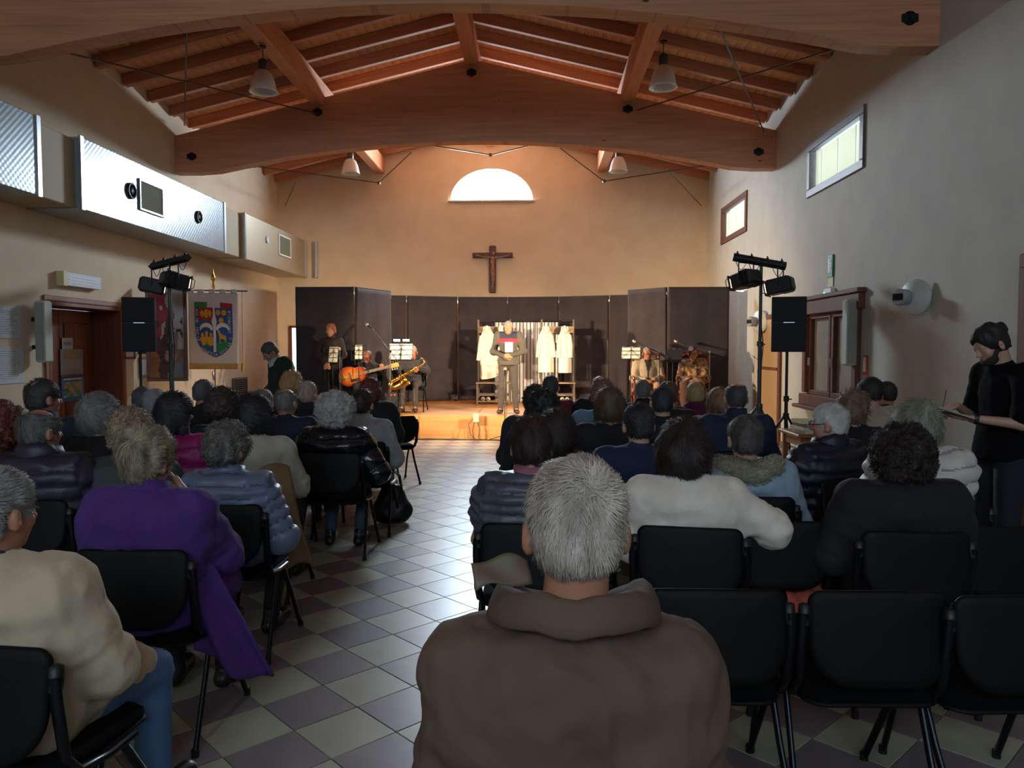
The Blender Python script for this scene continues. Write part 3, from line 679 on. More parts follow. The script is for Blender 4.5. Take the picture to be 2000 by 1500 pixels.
# painting: tall framed abstract, angled towards the hall
def painting():
    c=at(326,651,11.7); t=thing('painting','tall framed red and white figure painting behind the left lighting stand','painting',(c.x,11.7,c.z),.28)
    W,Hh=.60,1.50; b=MB(); f=.055
    for cc,s in (((0,0,Hh/2-f/2),(W,.05,f)),((0,0,-Hh/2+f/2),(W,.05,f)),((-W/2+f/2,0,0),(f,.05,Hh-2*f)),((W/2-f/2,0,0),(f,.05,Hh-2*f))): b.box(cc,s,ch=.01)
    b.build('picture_frame',wood('old_frame','#6a4526','#4c2f18',.4,2,2),t)
    # canvas built from painted patches
    w,h=W-2*f+.01,Hh-2*f+.01; b=MB(); mats=[mat('paint_white','#b9b5b4',.6,0,'#a6a3a8',7),mat('paint_red','#a8323c',.6,0,'#8e2732',6),mat('paint_brown','#5a352e',.6,0,'#46282a',9),mat('paint_ochre','#a86a32',.6,0,'#8a5430',7),mat('paint_grey','#7c8490',.6,0,'#69707c',9),mat('paint_pink','#b27c7a',.6)]
    nx,ny=26,62
    for i in range(nx):
        for j in range(ny):
            u=(i+.5)/nx; v=(j+.5)/ny; n=.06*math.sin(u*9+v*5)+.05*math.sin(u*17-v*13)+.04*math.sin(v*31+u*7)
            if v>.93: k=0
            elif v>.62+n*1.5: k=1 if (u<.42 or v<.80+n*2-(u-.5)*.5) else 0
            elif v>.5+n: k=0 if math.sin(u*20)>.0 else 2
            elif u<.25+n: k=3 if v<.35 else 0
            elif u<.55+n: k=2
            elif u<.78+n*2 and v>.2: k=4 if math.sin(u*30+v*9)>-.3 else 5
            elif v<.33: k=4 if v<.2+n else 3
            else: k=0
            b.mi=k; x0=-w/2+w*i/nx; z0=-h/2+h*j/ny
            b._add([(x0,-.008,z0),(x0+w/nx,-.008,z0),(x0+w/nx,-.008,z0+h/ny),(x0,-.008,z0+h/ny)],[(0,1,2,3)],False)
    b.build('canvas',mats,t); b=MB(); b.box((0,.012,0),(w,.02,h)); b.build('backing',M_dwood,t)
    b=MB(); b.box((-.42,.03,.3),(.36,.02,.04)); b.box((-.42,.03,-.3),(.36,.02,.04)); b.build('wall_bracket',M_black,t)
painting()
# banner
def banner():
    c=at(417,640,13.0); t=thing('association_banner','white association banner with blue shield of coats of arms on a brass-tipped pole','banner',(c.x,13.0,0),.04)
    zt,zb=at(417,572,13).z,at(417,711,13).z; W=.86; Hh=zt-zb
    b=MB(); b.tube([(.0,.03,0.0),(.0,.03,zt+.12)],.014,8); b.build('pole',wood('pole_wood','#8a6a40','#6f5330',.4,2,2),t)
    b=MB(); b.lathe([(.2,0),(.2,.03),(.04,.06),(.03,.2)],(0,.03,0),n=16); b.build('base',M_black,t)
    b=MB(); b.lathe([(.015,0),(.032,.03),(.018,.06),(.03,.09),(.022,.13),(.014,.16),(.04,.22),(.036,.26),(.012,.32),(.001,.40)],(0,.03,zt+.02),n=12); b.build('finial',M_brass,t)
    b=MB(); b.tube([(-.47,.0,zt+.045),(.60,.0,zt+.03)],.012,8); b.build('cross_rod',mat('rod_grey','#55504a',.35,.7),t)
    def cloth(u,v): return (-W/2+W*u,-.002*math.sin(u*7+v*2),zb+Hh*v)
    b=MB(); b.sheet(cloth,24,30,t=.006); cl=b.build('banner_cloth',mat('banner_white','#c4bcbc',.8,bump=.15,bscale=20),t)
    b=MB()
    for u in (.0,.24,.5,.74,1-.0):
        x=-W/2+W*u*.87+.055; b.sheet(lambda a,c,x=x:(x-.055+.11*a,-.016+.0*a+.026*math.sin(c*PI*.98)*(-1)+0,zt-.02+.08*c),3,6,t=.003)
    b.build('hanging_loop',mat('banner_white','#c4bcbc',.8,bump=.15,bscale=20),t)
    b=MB(); b.sheet(lambda u,v:(-W/2+W*u,-.01-.012*math.sin(u*7)-.006*math.sin(u*60)*(1-v),zb-.09+.09*v),40,3,t=.004); b.build('fringe',mat('gold_fringe','#b08a4a',.6,bump=.5,bscale=90),t)
    b=MB(); b.tube([(.50,0,zt+.03),(.50,0,zb+.02)],.006,6); b.lathe([(.012,0),(.03,-.02),(.035,-.14),(.02,-.15)],(.50,0,zb+.02),n=10); b.build('tassel_cord',mat('gold_fringe','#b08a4a',.6,bump=.5,bscale=90),t)
    b=MB(); b.lathe([(.012,0),(.025,-.06),(.012,-.16),(.002,-.17)],(-.02,.0,zb-.12),n=8); b.build('pole_tip',M_silver,t)
    # emblem; coordinates in crop pixels (1125x1500 view of the cloth): cloth spans x 100..885, y 175..1260
    def E(x,y,d): 
        u=(x-105)/780; v=1-(y-180)/1085; p=cloth(u,v); return (p[0],-.004-d*.003,p[2])
    def shape(name,pts,m,d,par=cl):
        n=len(pts); cx=sum(p[0] for p in pts)/n; cy=sum(p[1] for p in pts)/n
        # densify
        P=[]
        for (a,c) in zip(pts,pts[1:]+pts[:1]):
            k=max(1,int(math.hypot(c[0]-a[0],c[1]-a[1])/40))
            for i in range(k): P.append((a[0]+(c[0]-a[0])*i/k,a[1]+(c[1]-a[1])*i/k))
        bb=MB(); V=[E(x,y,d) for x,y in P]; bb._add(V,[tuple(range(len(P)))],False); return bb.build(name,m,par)
    blue=mat('heraldic_blue','#24508f',.7); red=mat('heraldic_red','#a01a28',.7); green=mat('heraldic_green','#1f7a48',.7); gold=mat('heraldic_gold','#c59227',.6); wh=mat('heraldic_white','#cfcac8',.7)
    def par(): return cl
    sh=[(205,400),(795,415),(800,700),(798,860),(780,960),(720,1050),(620,1130),(530,1165),(430,1130),(330,1060),(255,960),(222,850),(208,650)]
    shape('shield',sh,blue,1)
    shape('green_band',[(203,315),(400,320),(400,402),(203,405)],green,2); shape('red_band',[(607,325),(797,345),(797,418),(607,408)],red,2)
    shape('red_quarter',[(275,398),(492,405),(490,560),(470,605),(440,618),(278,590)],red,3)
    shape('eagle',[(292,500),(300,455),(330,440),(350,480),(365,440),(395,425),(410,450),(410,490),(420,445),(445,440),(470,470),(472,520),(450,560),(430,520),(405,560),(375,560),(350,520),(320,560)],gold,4)
    shape('eagle_tail',[(365,560),(410,560),(420,600),(385,620),(355,600)],mat('heraldic_olive','#5c5a28',.7),4)
    for x,y in ((575,480),(665,485),(622,600)): shape('leopard_face',[(x+40*math.cos(a*PI/8),y+44*math.sin(a*PI/8)) for a in range(16)],gold,4)
    shape('halberd',[(500,400),(522,400),(530,520),(555,620),(540,700),(538,1080),(497,1080),(497,700),(470,615),(495,520)],wh,5)
    for s in (-1,1):
        cx=515; arc=[(cx+s*(22+ (105+ -105*math.cos(t))),740-95*math.sin(t)*1.0-10) for t in [PI*i/10 for i in range(11)]]
        arc2=[(cx+s*(22+ (112-82*math.cos(t))-0),760-60*math.sin(t)) for t in [PI*i/10 for i in range(10,-1,-1)]]
        shape('halberd_hook',arc+arc2,wh,5)
    shape('castle',[(285,870),(305,850),(305,790),(325,785),(345,795),(345,850),(365,850),(370,770),(390,760),(412,770),(410,850),(438,850),(438,790),(460,785),(478,800),(475,850),(497,870),(497,985),(330,985)],gold,4)
    shape('castle_hill',[(330,988),(395,945),(440,988)],green,5); shape('castle_gate',[(382,940),(392,912),(404,940)],M_blackp,6)
    shape('green_ground',[(540,940),(720,920),(770,950),(720,1010),(620,1070),(540,1070)],green,3)
    shape('goat',[(560,770),(575,742),(590,745),(605,790),(650,820),(690,835),(700,880),(692,930),(675,930),(672,895),(625,880),(605,885),(608,955),(592,955),(590,860),(575,800)],gold,4)
    # lettering following the edge
    lb=MB()
    def put(s,path,size,inward):
        L=[0]
        for a,c in zip(path,path[1:]): L.append(L[-1]+math.hypot(c[0]-a[0],c[1]-a[1]))
        n=len(s)
        for i,ch in enumerate(s):
            if ch==' ': continue
            q=L[-1]*(i+.5)/n; k=max(j for j in range(len(L)-1) if L[j]<=q); f=(q-L[k])/(L[k+1]-L[k]); a,c=path[k],path[k+1]
            x=a[0]+(c[0]-a[0])*f; y=a[1]+(c[1]-a[1])*f; th=math.atan2(c[1]-a[1],c[0]-a[0]); V,F=text_geo(ch,size); ct,st=math.cos(th),math.sin(th)
            lb._add([E(x+v.x*ct+v.y*st,y+v.x*st-v.y*ct,5) for v in V],F,False)
    put('ASS.NE  NAZ.LE',[(240,425),(243,650),(247,800),(268,915)],62,0)
    put('VENEZIA',[(300,1010),(370,1070),(450,1110),(560,1125)],62,0)
    put('GIULIA',[(595,1105),(660,1070),(720,1020),(765,940)],62,0)
    put('E',[(765,900),(768,850)],58,0)
    put('DALMAZIA',[(755,790),(752,450)],62,0)
    lb.build('lettering',mat('letter_cream','#d8c99a',.7),cl)
banner()
# cross with figure
def crucifix():
    c=at(962,520,18.02); t=thing('crucifix','dark wooden crucifix with carved figure on the back wall','crucifix',(c.x,18.05,3.46))
    m=mat('cross_wood','#5a2c22',.45,0,'#3f1e1a',4,(6,6,.8)); b=MB(); b.box((0,0,0),(.16,.05,1.12),ch=.02); b.build('upright',m,t)
    b=MB(); b.box((0,-.003,.33),(.95,.045,.13),ch=.012); b.build('cross_arm',m,t)
    b=MB()
    b.tube([(0,-.05,-.02),(.005,-.055,.1),(0,-.06,.24),(0,-.06,.30)],[.05,.042,.058,.03],10); b.lathe([(.004,-.05),(.03,-.03),(.038,.01),(.03,.045),(.004,.055)],(.02,-.075,.36),(0,.2,1),12)
    for s in (-1,1): b.tube([(s*.045,-.06,.27),(s*.2,-.05,.28),(s*.38,-.04,.33)],[.028,.02,.012],8); b.lathe([(.003,-.02),(.016,0),(.003,.02)],(s*.395,-.04,.335),(s,0,0),8)
    b.tube([(.0,-.055,-.05),(.03,-.09,-.2),(0,-.05,-.38)],[.045,.034,.018],8); b.tube([(-.01,-.05,-.05),(.0,-.08,-.2),(-.0,-.05,-.37)],[.042,.032,.018],8); b.box((0,-.055,-.41),(.05,.05,.03))
    b.tube([(0,-.055,.03),(0,-.06,-.08)],[.055,.06],10)
    b.build('carved_figure',mat('carved_wood','#7a4a3c',.5,0,'#9a6f60',12),t)
crucifix()
# ---------------------------------------------------------------- stage things
ZS=.41
def coat_rack(x,y,label,lean):
    t=thing('coat_rack',label,'coat rack',(x,y,ZS)); m=wood('rack_pale','#a88a66','#8f7350',.5,0,2)
    dk=wood('rack_grey','#7a6a5c','#62554a',.5,2,2)
    for s in (-1,1):
        b=MB(); b.box((s*.34,.1,.9),(.04,.04,1.8),ch=.004); b.build('upright',dk,t)
        b=MB(); b.box((s*.34,-.26,.22),(.04,.04,.44),ch=.004); b.build('leg',dk,t)
    b=MB(); b.box((0,.08,1.58),(.70,.03,.14),ch=.004); b.build('hook_board',m,t)
    b=MB(); b.box((0,.08,1.24),(.70,.03,.12),ch=.004); b.build('hook_board',m,t)
    for k in range(3):
        b=MB(); b.box((0,-.24+k*.14,.45),(.74,.11,.025),ch=.004); b.build('seat_slat',m,t)
    b=MB(); b.box((0,-.26,.20),(.64,.03,.04)); b.box((0,.08,.20),(.64,.03,.04)); b.build('rail',dk,t)
    for k in range(2):
        b=MB(); b.box((0,-.2+k*.18,.06),(.68,.12,.02)); b.build('shoe_shelf',m,t)
    for s in (-.2,.0,.2):
        b=MB(); b.tube([(s,.06,1.58),(s,.0,1.57),(s,-.01,1.61)],.007,6); b.build('hook',M_silver,t)
    return t
RL=at(968,783,16.2); RRx=at(1088,783,16.2)
coat_rack(at(965,783,16.2).x,16.2,'wooden coat rack bench left of the striped curtain, behind the standing man',0)
coat_rack(at(1089,783,16.2).x,16.2,'wooden coat rack bench right of the striped curtain',0)
M_coat=mat('white_coat_cloth','#e2dccb',.8,bump=.1,bscale=12)
def coat(px,py,w,h,label,seed,flare=0,sleeve=0):
    p=at(px,py,15.98); t=thing('white_coat',label,'coat',p,0,'white coats on the racks'); r=random.Random(seed); ph=r.uniform(0,6)
    b=MB()
    def shell(u,v):
        a=2*PI*u; k=(1-v); wd=w/2*(.16+.84*min(1,(k/.22))**.8)*(1+flare*k*.3); dp=.05+.05*k
        fold=1+.10*k*math.sin(a*5+ph)+.05*k*math.sin(a*9+2*k)
        z=-h*k+ (.05*math.sin(a+ph)*k if flare else 0)
        return (math.cos(a)*wd*fold+(.05*flare*k),math.sin(a)*dp*fold,z)
    b.sheet(shell,36,20); b.build('coat_body',M_coat,t)
    b=MB()
    for s in (-1,1):
        b.tube([(s*w*.36,-.01,-.2*h),(s*w*.47,-.03,-.42*h),(s*(w*.46+sleeve),-.05,-.68*h)],[.05,.05,.045],10)
    b.build('sleeve',M_coat,t)
    b=MB(); b.tube([(-.05,-.04,-.02),(-.07,-.06,-.08),(0,-.075,-.16),(.07,-.06,-.08),(.05,-.04,-.02)],.016,8); b.build('collar',M_coat,t)
    b=MB()
    for k in range(4): b.lathe([(.012,0),(.010,.006)],(.0,-.095-.01*k,-.24-.14*k),(0,-1,0),8)
    b.build('button',M_white,t)
    return t
coat(951,636,.30,1.08,'white coat with slanting hem hanging at the far left of the left rack',1,1,.04)
coat(981,636,.26,1.02,'white coat on the left rack mostly hidden behind the standing man',2)
coat(1066,636,.30,.98,'white coat hanging over the right edge of the striped curtain',3,0,.03)
coat(1103,636,.26,.99,'white coat at the outer end of the right rack',4)
# slippers
def slipper(x,y,z,label,rz):
    t=thing('slipper',label,'slipper',(x,y,z),rz,'white slippers under the racks')
    b=MB(); out=[(.045*math.cos(a)*(1-.15*math.sin(a)),.115*math.sin(a)) for a in [2*PI*i/20 for i in range(20)]]; b.plate(out,.03,M=Matrix.Translation((0,0,.018))); b.build('sole',mat('slipper_sole','#8a7d68',.7),t)
    b=MB(); b.sheet(lambda u,v:(.046*math.cos(PI*u)*(1-.25*v),-.02-.09*v,.03+.05*math.sin(PI*u)*(1-.45*v)),12,6,t=.004); b.build('upper',M_coat,t)
for px,lab in ((943,'left white slipper of the pair under the left rack'),(954,'right white slipper of the pair under the left rack'),(1098,'left white slipper of the pair under the right rack'),(1108,'right white slipper of the pair under the right rack')):
    slipper(at(px,775,16.02).x,16.02,ZS+.075,lab,.1 if px in(943,1098) else -.1)
# striped curtain
def curtain():
    A=at(966,627,16.6); B=at(1090,627,16.6); t=thing('striped_curtain','white curtain with dark vertical stripes hanging mid-stage','curtain',((A.x+B.x)/2,16.6,ZS)); W=B.x-A.x; Hh=A.z-ZS
    b=MB(); n=30; mats=[mat('curtain_white','#e6e4de',.8),mat('curtain_stripe','#6b7180',.8)]
    P=[]; cols=n*6
    for j in range(13):
        for i in range(cols+1):
            u=i/cols; P.append((-W/2+W*u,.022*math.sin(u*2*PI*14)+.01*math.sin(u*40+j*.3),.01+(Hh-.04)*j/12))
    for i in range(cols):
        b.mi=1 if (i%10) in (0,1,2) else 0
    F=[];I=[]
    for j in range(12):
        for i in range(cols):
            F.append((j*(cols+1)+i,j*(cols+1)+i+1,(j+1)*(cols+1)+i+1,(j+1)*(cols+1)+i)); I.append(1 if (i%10) in (0,1,2) else 0)
    me=mesh_np('cloth',P,F,mats,True,I); obj('cloth',me,t)
    b=MB(); b.tube([(-W/2-.08,0,Hh),(W/2+.08,0,Hh)],.012,8); 
    for s in (-1,1): b.tube([(s*(W/2+.06),.08,0),(s*(W/2+.06),.08,Hh)],.014,8)
    b.build('rod',M_black,t)
curtain()
M_sheet=mat('sheet_music','#d2cabb',.7,0,'#c5bdad',14)
def music_stand(x,y,z,h,rz,label,tilt=.35,w=.42,sheets=2,solid=False,lamps=False,g='music stands on the stage'):
    t=thing('music_stand',label,'music stand',(x,y,z),rz,g)
    b=MB(); b.tube([(0,0,.15),(0,0,h-.05)],.009,8); b.build('pole',M_black,t)
    for k in range(3):
        a=.5+k*2*PI/3; c,s=math.cos(a),math.sin(a); b=MB(); b.tube([(0,0,.36),(c*.14,s*.14,.16),(c*.26,s*.26,.01)],.007,6); b.tube([(0,0,.16),(c*.14,s*.14,.16)],.005,5); b.build('leg',M_black,t)
    # desk; faces -local y? player sits on +y side, desk front surface faces +y (player)
    R=Matrix.Rotation(tilt,3,'X'); hh=.27
    def D(a,c,d=0): return Vector((0,0,h))+R@Vector((a,d,c))
    b=MB()
    if solid:
        b.box(D(0,hh/2,0),(w,.006,hh),rot=R); b.box(D(0,0,.03),(w,.06,.006),rot=R)
    else:
        for c in (0,.09,.18,.27): b.tube([D(-w/2,c),D(w/2,c)],.005,5)
        for a in (-w/2,0,w/2): b.tube([D(a,0),D(a,hh)],.005,5)
        b.tube([D(-w/2,0,.0),D(-w/2,.0,.04),D(w/2,0,.04),D(w/2,0,0)],.004,5); b.tube([D(-w/2,.0),D(0,hh*.8)],.004,5); b.tube([D(w/2,.0),D(0,hh*.8)],.004,5)
    b.build('desk',M_black,t)
    for k in range(sheets):
        a=(k-(sheets-1)/2)*w*.5
        b=MB(); b.sheet(lambda u,v:D(a-w*.24+w*.48*u,.01+.29*v,.008+.01*math.sin(PI*u)+.01*v*v),6,6,t=.002); b.build('sheet',M_sheet,t)
        b=MB()
        for i in range(7): b.box(D(a,.04+.035*i,.024),(w*.36,.001,.004),rot=R)
        b.build('printed_lines',M_line,t)
    if lamps:
        for s in (-1,1):
            b=MB(); b.tube([D(s*.02,hh*.9),D(s*.04,hh+.05,.0),D(s*.07,hh+.09,.04)],.006,6); b.box(D(s*.085,hh+.10,.05),(.12,.05,.03),rot=R,ch=.008); lm=b.build('clip_lamp',M_black,t)
            b=MB(); b.box(D(s*.085,hh+.09,.03),(.11,.045,.012),rot=R); b.box(D(s*.085,hh+.10,.02),(.11,.006,.028),rot=R); b.build('led_bar',mat('led_white','#d5fff0',.3,emit=10),lm)
    return t
music_stand(at(648,700,13.4).x,13.45,ZS,.93,PI*0,'music stand with white sheets in front of the standing woman reader',-.3,.34,1)
music_stand(at(699,690,13.4).x,13.45,ZS,.99,.2,'music stand with pale sheets at the guitarist\'s left shoulder',-.5,.26,1)
msx=music_stand(at(781,690,13.5).x,13.55,ZS,.98,0,'music stand with two glowing clip lamps in front of the saxophonist',-.25,.43,2,lamps=True)
music_stand(at(1232,690,13.5).x,13.5,ZS,1.0,-.2,'music stand lit by the spotlights before the man in the beige suit',-.7,.34,2)
music_stand(at(1314,700,13.6).x,13.6,ZS,.98,-.5,'dark solid music stand tilted before the woman in the patterned dress',-.8,.30,1,solid=True)
def mic_stand(x,y,z,h,rz,boom,up,label,g='microphone stands'):
    t=thing('microphone_stand',label,'microphone stand',(x,y,z),rz,g)
    b=MB(); b.tube([(0,0,.08),(0,0,h)],.009,8); b.lathe([(.018,h*.55),(.018,h*.55+.06)],n=8); b.build('pole',mat('stand_grey','#50504f',.35,.6),t)
    for k in range(3):
        a=.6+k*2*PI/3; b=MB(); b.tube([(0,0,.11),(math.cos(a)*.3,math.sin(a)*.3,.012)],.008,6); b.build('leg',M_black,t)
    b=MB(); b.lathe([(.02,.06),(.028,.08),(.028,.14),(.012,.17)],n=8); b.build('hub',M_black,t)
    if boom:
        e=Vector((0,boom,h+up)); st=Vector((0,-boom*.45,h-up*.45)); b=MB(); b.tube([st,e],.007,6); b.tube([st,st+(st-e).normalized()*.05],.016,8); b.lathe([(.02,-.02),(.02,.02)],(0,0,h),(1,0,0),8); b.build('boom',M_black,t)
    else: e=Vector((0,.0,h))
    d=Vector((0,.45 if not boom else .9,.35)).normalized() 
    b=MB(); b.tube([e,e+d*.16],[.011,.016],10); mc=b.build('microphone',M_black,t)
    b=MB(); b.lathe([(.012,0),(.026,.02),(.030,.045),(.024,.07),(.006,.085)],e+d*.15,d,12); b.build('grille_ball',mat('mic_mesh','#b9a78c',.4,.7),mc)
    b=MB(); b.tube([e,e+Vector((.03,-.05,-.1)),Vector((.04,-.02,h*.6)),Vector((.02,.02,h*.2)),Vector((.12,.1,.012)),Vector((.35,.25,.012))],.004,5); b.build('cable',M_blackp,t)
    return t
mic_stand(at(986,850,12.95).x,12.95,0,1.12,0,0,0,'straight microphone stand on the floor before the standing man')
mic_stand(at(664,700,13.3).x-.02,13.36,ZS,1.05,.3,0,0,'thin microphone stand by the standing woman reader')
mic_stand(at(760,760,13.3).x,13.42,ZS,1.13,.75,.62,.42,'boom microphone stand slanting up over the guitarist')
mic_stand(at(1287,720,13.8).x,13.75,ZS,1.1,1.0,.32,.14,'boom microphone stand beside the man in the beige suit')
mic_stand(at(1385,720,13.8).x,13.75,ZS,1.12,.9,.5,.12,'boom microphone stand beside the woman in the patterned dress')
# cable box on the stage fascia
t=thing('socket_box','small pale plug adaptor hanging on the stage front with cables','socket',(at(930,812,13.15).x,13.15,.38)); b=MB(); b.box((0,0,0),(.10,.05,.16),ch=.01); b.build('box',mat('socket_pale','#a8a296',.5),t)
b=MB(); 
for s in (-.03,.03): b.tube([(s,.0,-.08),(s*2,-.02,-.2),(s*1.5,-.02,-.36)],.006,6)
b.tube([(-.04,-.01,0),(-.13,-.03,-.1),(-.1,-.03,-.28),(-.02,-.03,-.365)],.005,6); b.build('cable',M_blackp,t)
b=MB(); pts=[(-4.5,13.2,.008),(-3.,13.1,.008),(-1.8,13.14,.008),(-1.0,13.08,.008),(-.5,12.98,.008),(.5,13.1,.008),(1.8,13.05,.008)]
b.tube(pts,.008,6); tag(b.build('floor_cable',M_blackp),'long black cable lying along the foot of the stage','cable')
# armchairs on stage
def armchair(x,y,rz,label):
    t=thing('wooden_armchair',label,'armchair',(x,y,ZS),rz,'wooden armchairs on stage'); m=wood('armchair_wood','#6e3018','#53220f',.35,2,2); up=mat('seat_fabric','#8a5a3c',.8)
    b=MB(); b.box((0,.02,.40),(.54,.5,.10),ch=.03); b.build('seat',up,t)
    b=MB(); b.box((0,-.24,.76),(.44,.07,.5),ch=.03); b.build('backrest',up,t)
    for s in (-1,1):
        b=MB(); b.tube([(s*.27,.24,0),(s*.27,.25,.3),(s*.28,.24,.62)],[.02,.026,.022],8); b.build('leg',m,t)
        b=MB(); b.tube([(s*.26,-.32,0),(s*.25,-.25,.42),(s*.24,-.31,1.06)],[.02,.026,.022],8); b.build('leg',m,t)
        b=MB(); b.tube([(s*.27,-.27,.66),(s*.285,-.05,.66),(s*.285,.18,.645),(s*.28,.27,.61)],[.022,.026,.03,.024],8); b.build('armrest',m,t)
    b=MB(); b.tube([(-.24,-.31,1.04),(-.12,-.32,1.09),(0,-.325,1.11),(.12,-.32,1.09),(.24,-.31,1.04)],.025,8); b.build('top_rail',m,t)
    b=MB(); b.box((0,.25,.33),(.5,.03,.07),ch=.006); b.build('apron',m,t)
# table with books on the right
def book_table():
    x,y=3.1,7.9; t=thing('side_table','low light wooden table with books by the right wall','table',(x,y,0)); m=wood('table_wood','#a06a38','#86552b',.5,0,2)
    b=MB(); b.box((0,0,.72),(1.0,.62,.035),ch=.008); b.build('tabletop',m,t)
    b=MB(); b.box((0,0,.65),(.9,.52,.09),ch=.006); b.build('apron',m,t)
    for sx in (-1,1):
        for sy in (-1,1): b=MB(); b.box((sx*.44,sy*.26,.35),(.05,.05,.70),ch=.006); b.build('leg',m,t)
    cols=['#c9c3b0','#a8b048','#8c8f8a','#b9b06a','#706a60','#d0ccc0']; nm=['cream','lime green','grey','straw yellow','dark grey','white']
    k=0
    for st,(sx,sy) in enumerate(((-.33,-.1),(-.02,-.14),(.28,-.08))):
        for i in range(4-(st==1)):
            c=cols[(k*5+st)%6]; n=nm[(k*5+st)%6]; r=random.Random(k)
            o=thing('book','%s paperback, %s of the %s stack on the side table'%(n,['lowest','second','third','top'][i],['left','middle','right'][st]),'book',(x+sx+r.uniform(-.02,.02),y+sy,.7385+i*.033),r.uniform(-.2,.2),'books on the side table')
            b=MB(); b.box((0,0,.016),(.21,.28,.026)); b.build('pages',mat('page_white','#cfcabb',.8),o)
            b=MB(); b.box((0,0,.0308),(.22,.29,.003)); b.box((0,0,.0015),(.22,.29,.003)); b.box((-.1085,0,.016),(.003,.29,.026)); b.build('cover',mat('cover_'+n.replace(' ','_'),c,.5),o)
            k+=1
    o=thing('reading_lamp','small stand lamp with a glowing strip above the book table','lamp',(x+.22,y+.17,.7385)); b=MB(); b.lathe([(.06,0),(.06,.015),(.01,.02)],n=12); b.tube([(0,0,.01),(0,0,.26)],.008,6); b.build('stem',M_black,o)
    b=MB(); b.box((0,-.03,.27),(.22,.06,.02),ch=.006); b.build('lamp_head',M_black,o); b=MB(); b.box((0,-.063,.268),(.20,.006,.016)); b.build('led_strip',mat('led_warm','#ffe9b8',.3,emit=6),o)
book_table()
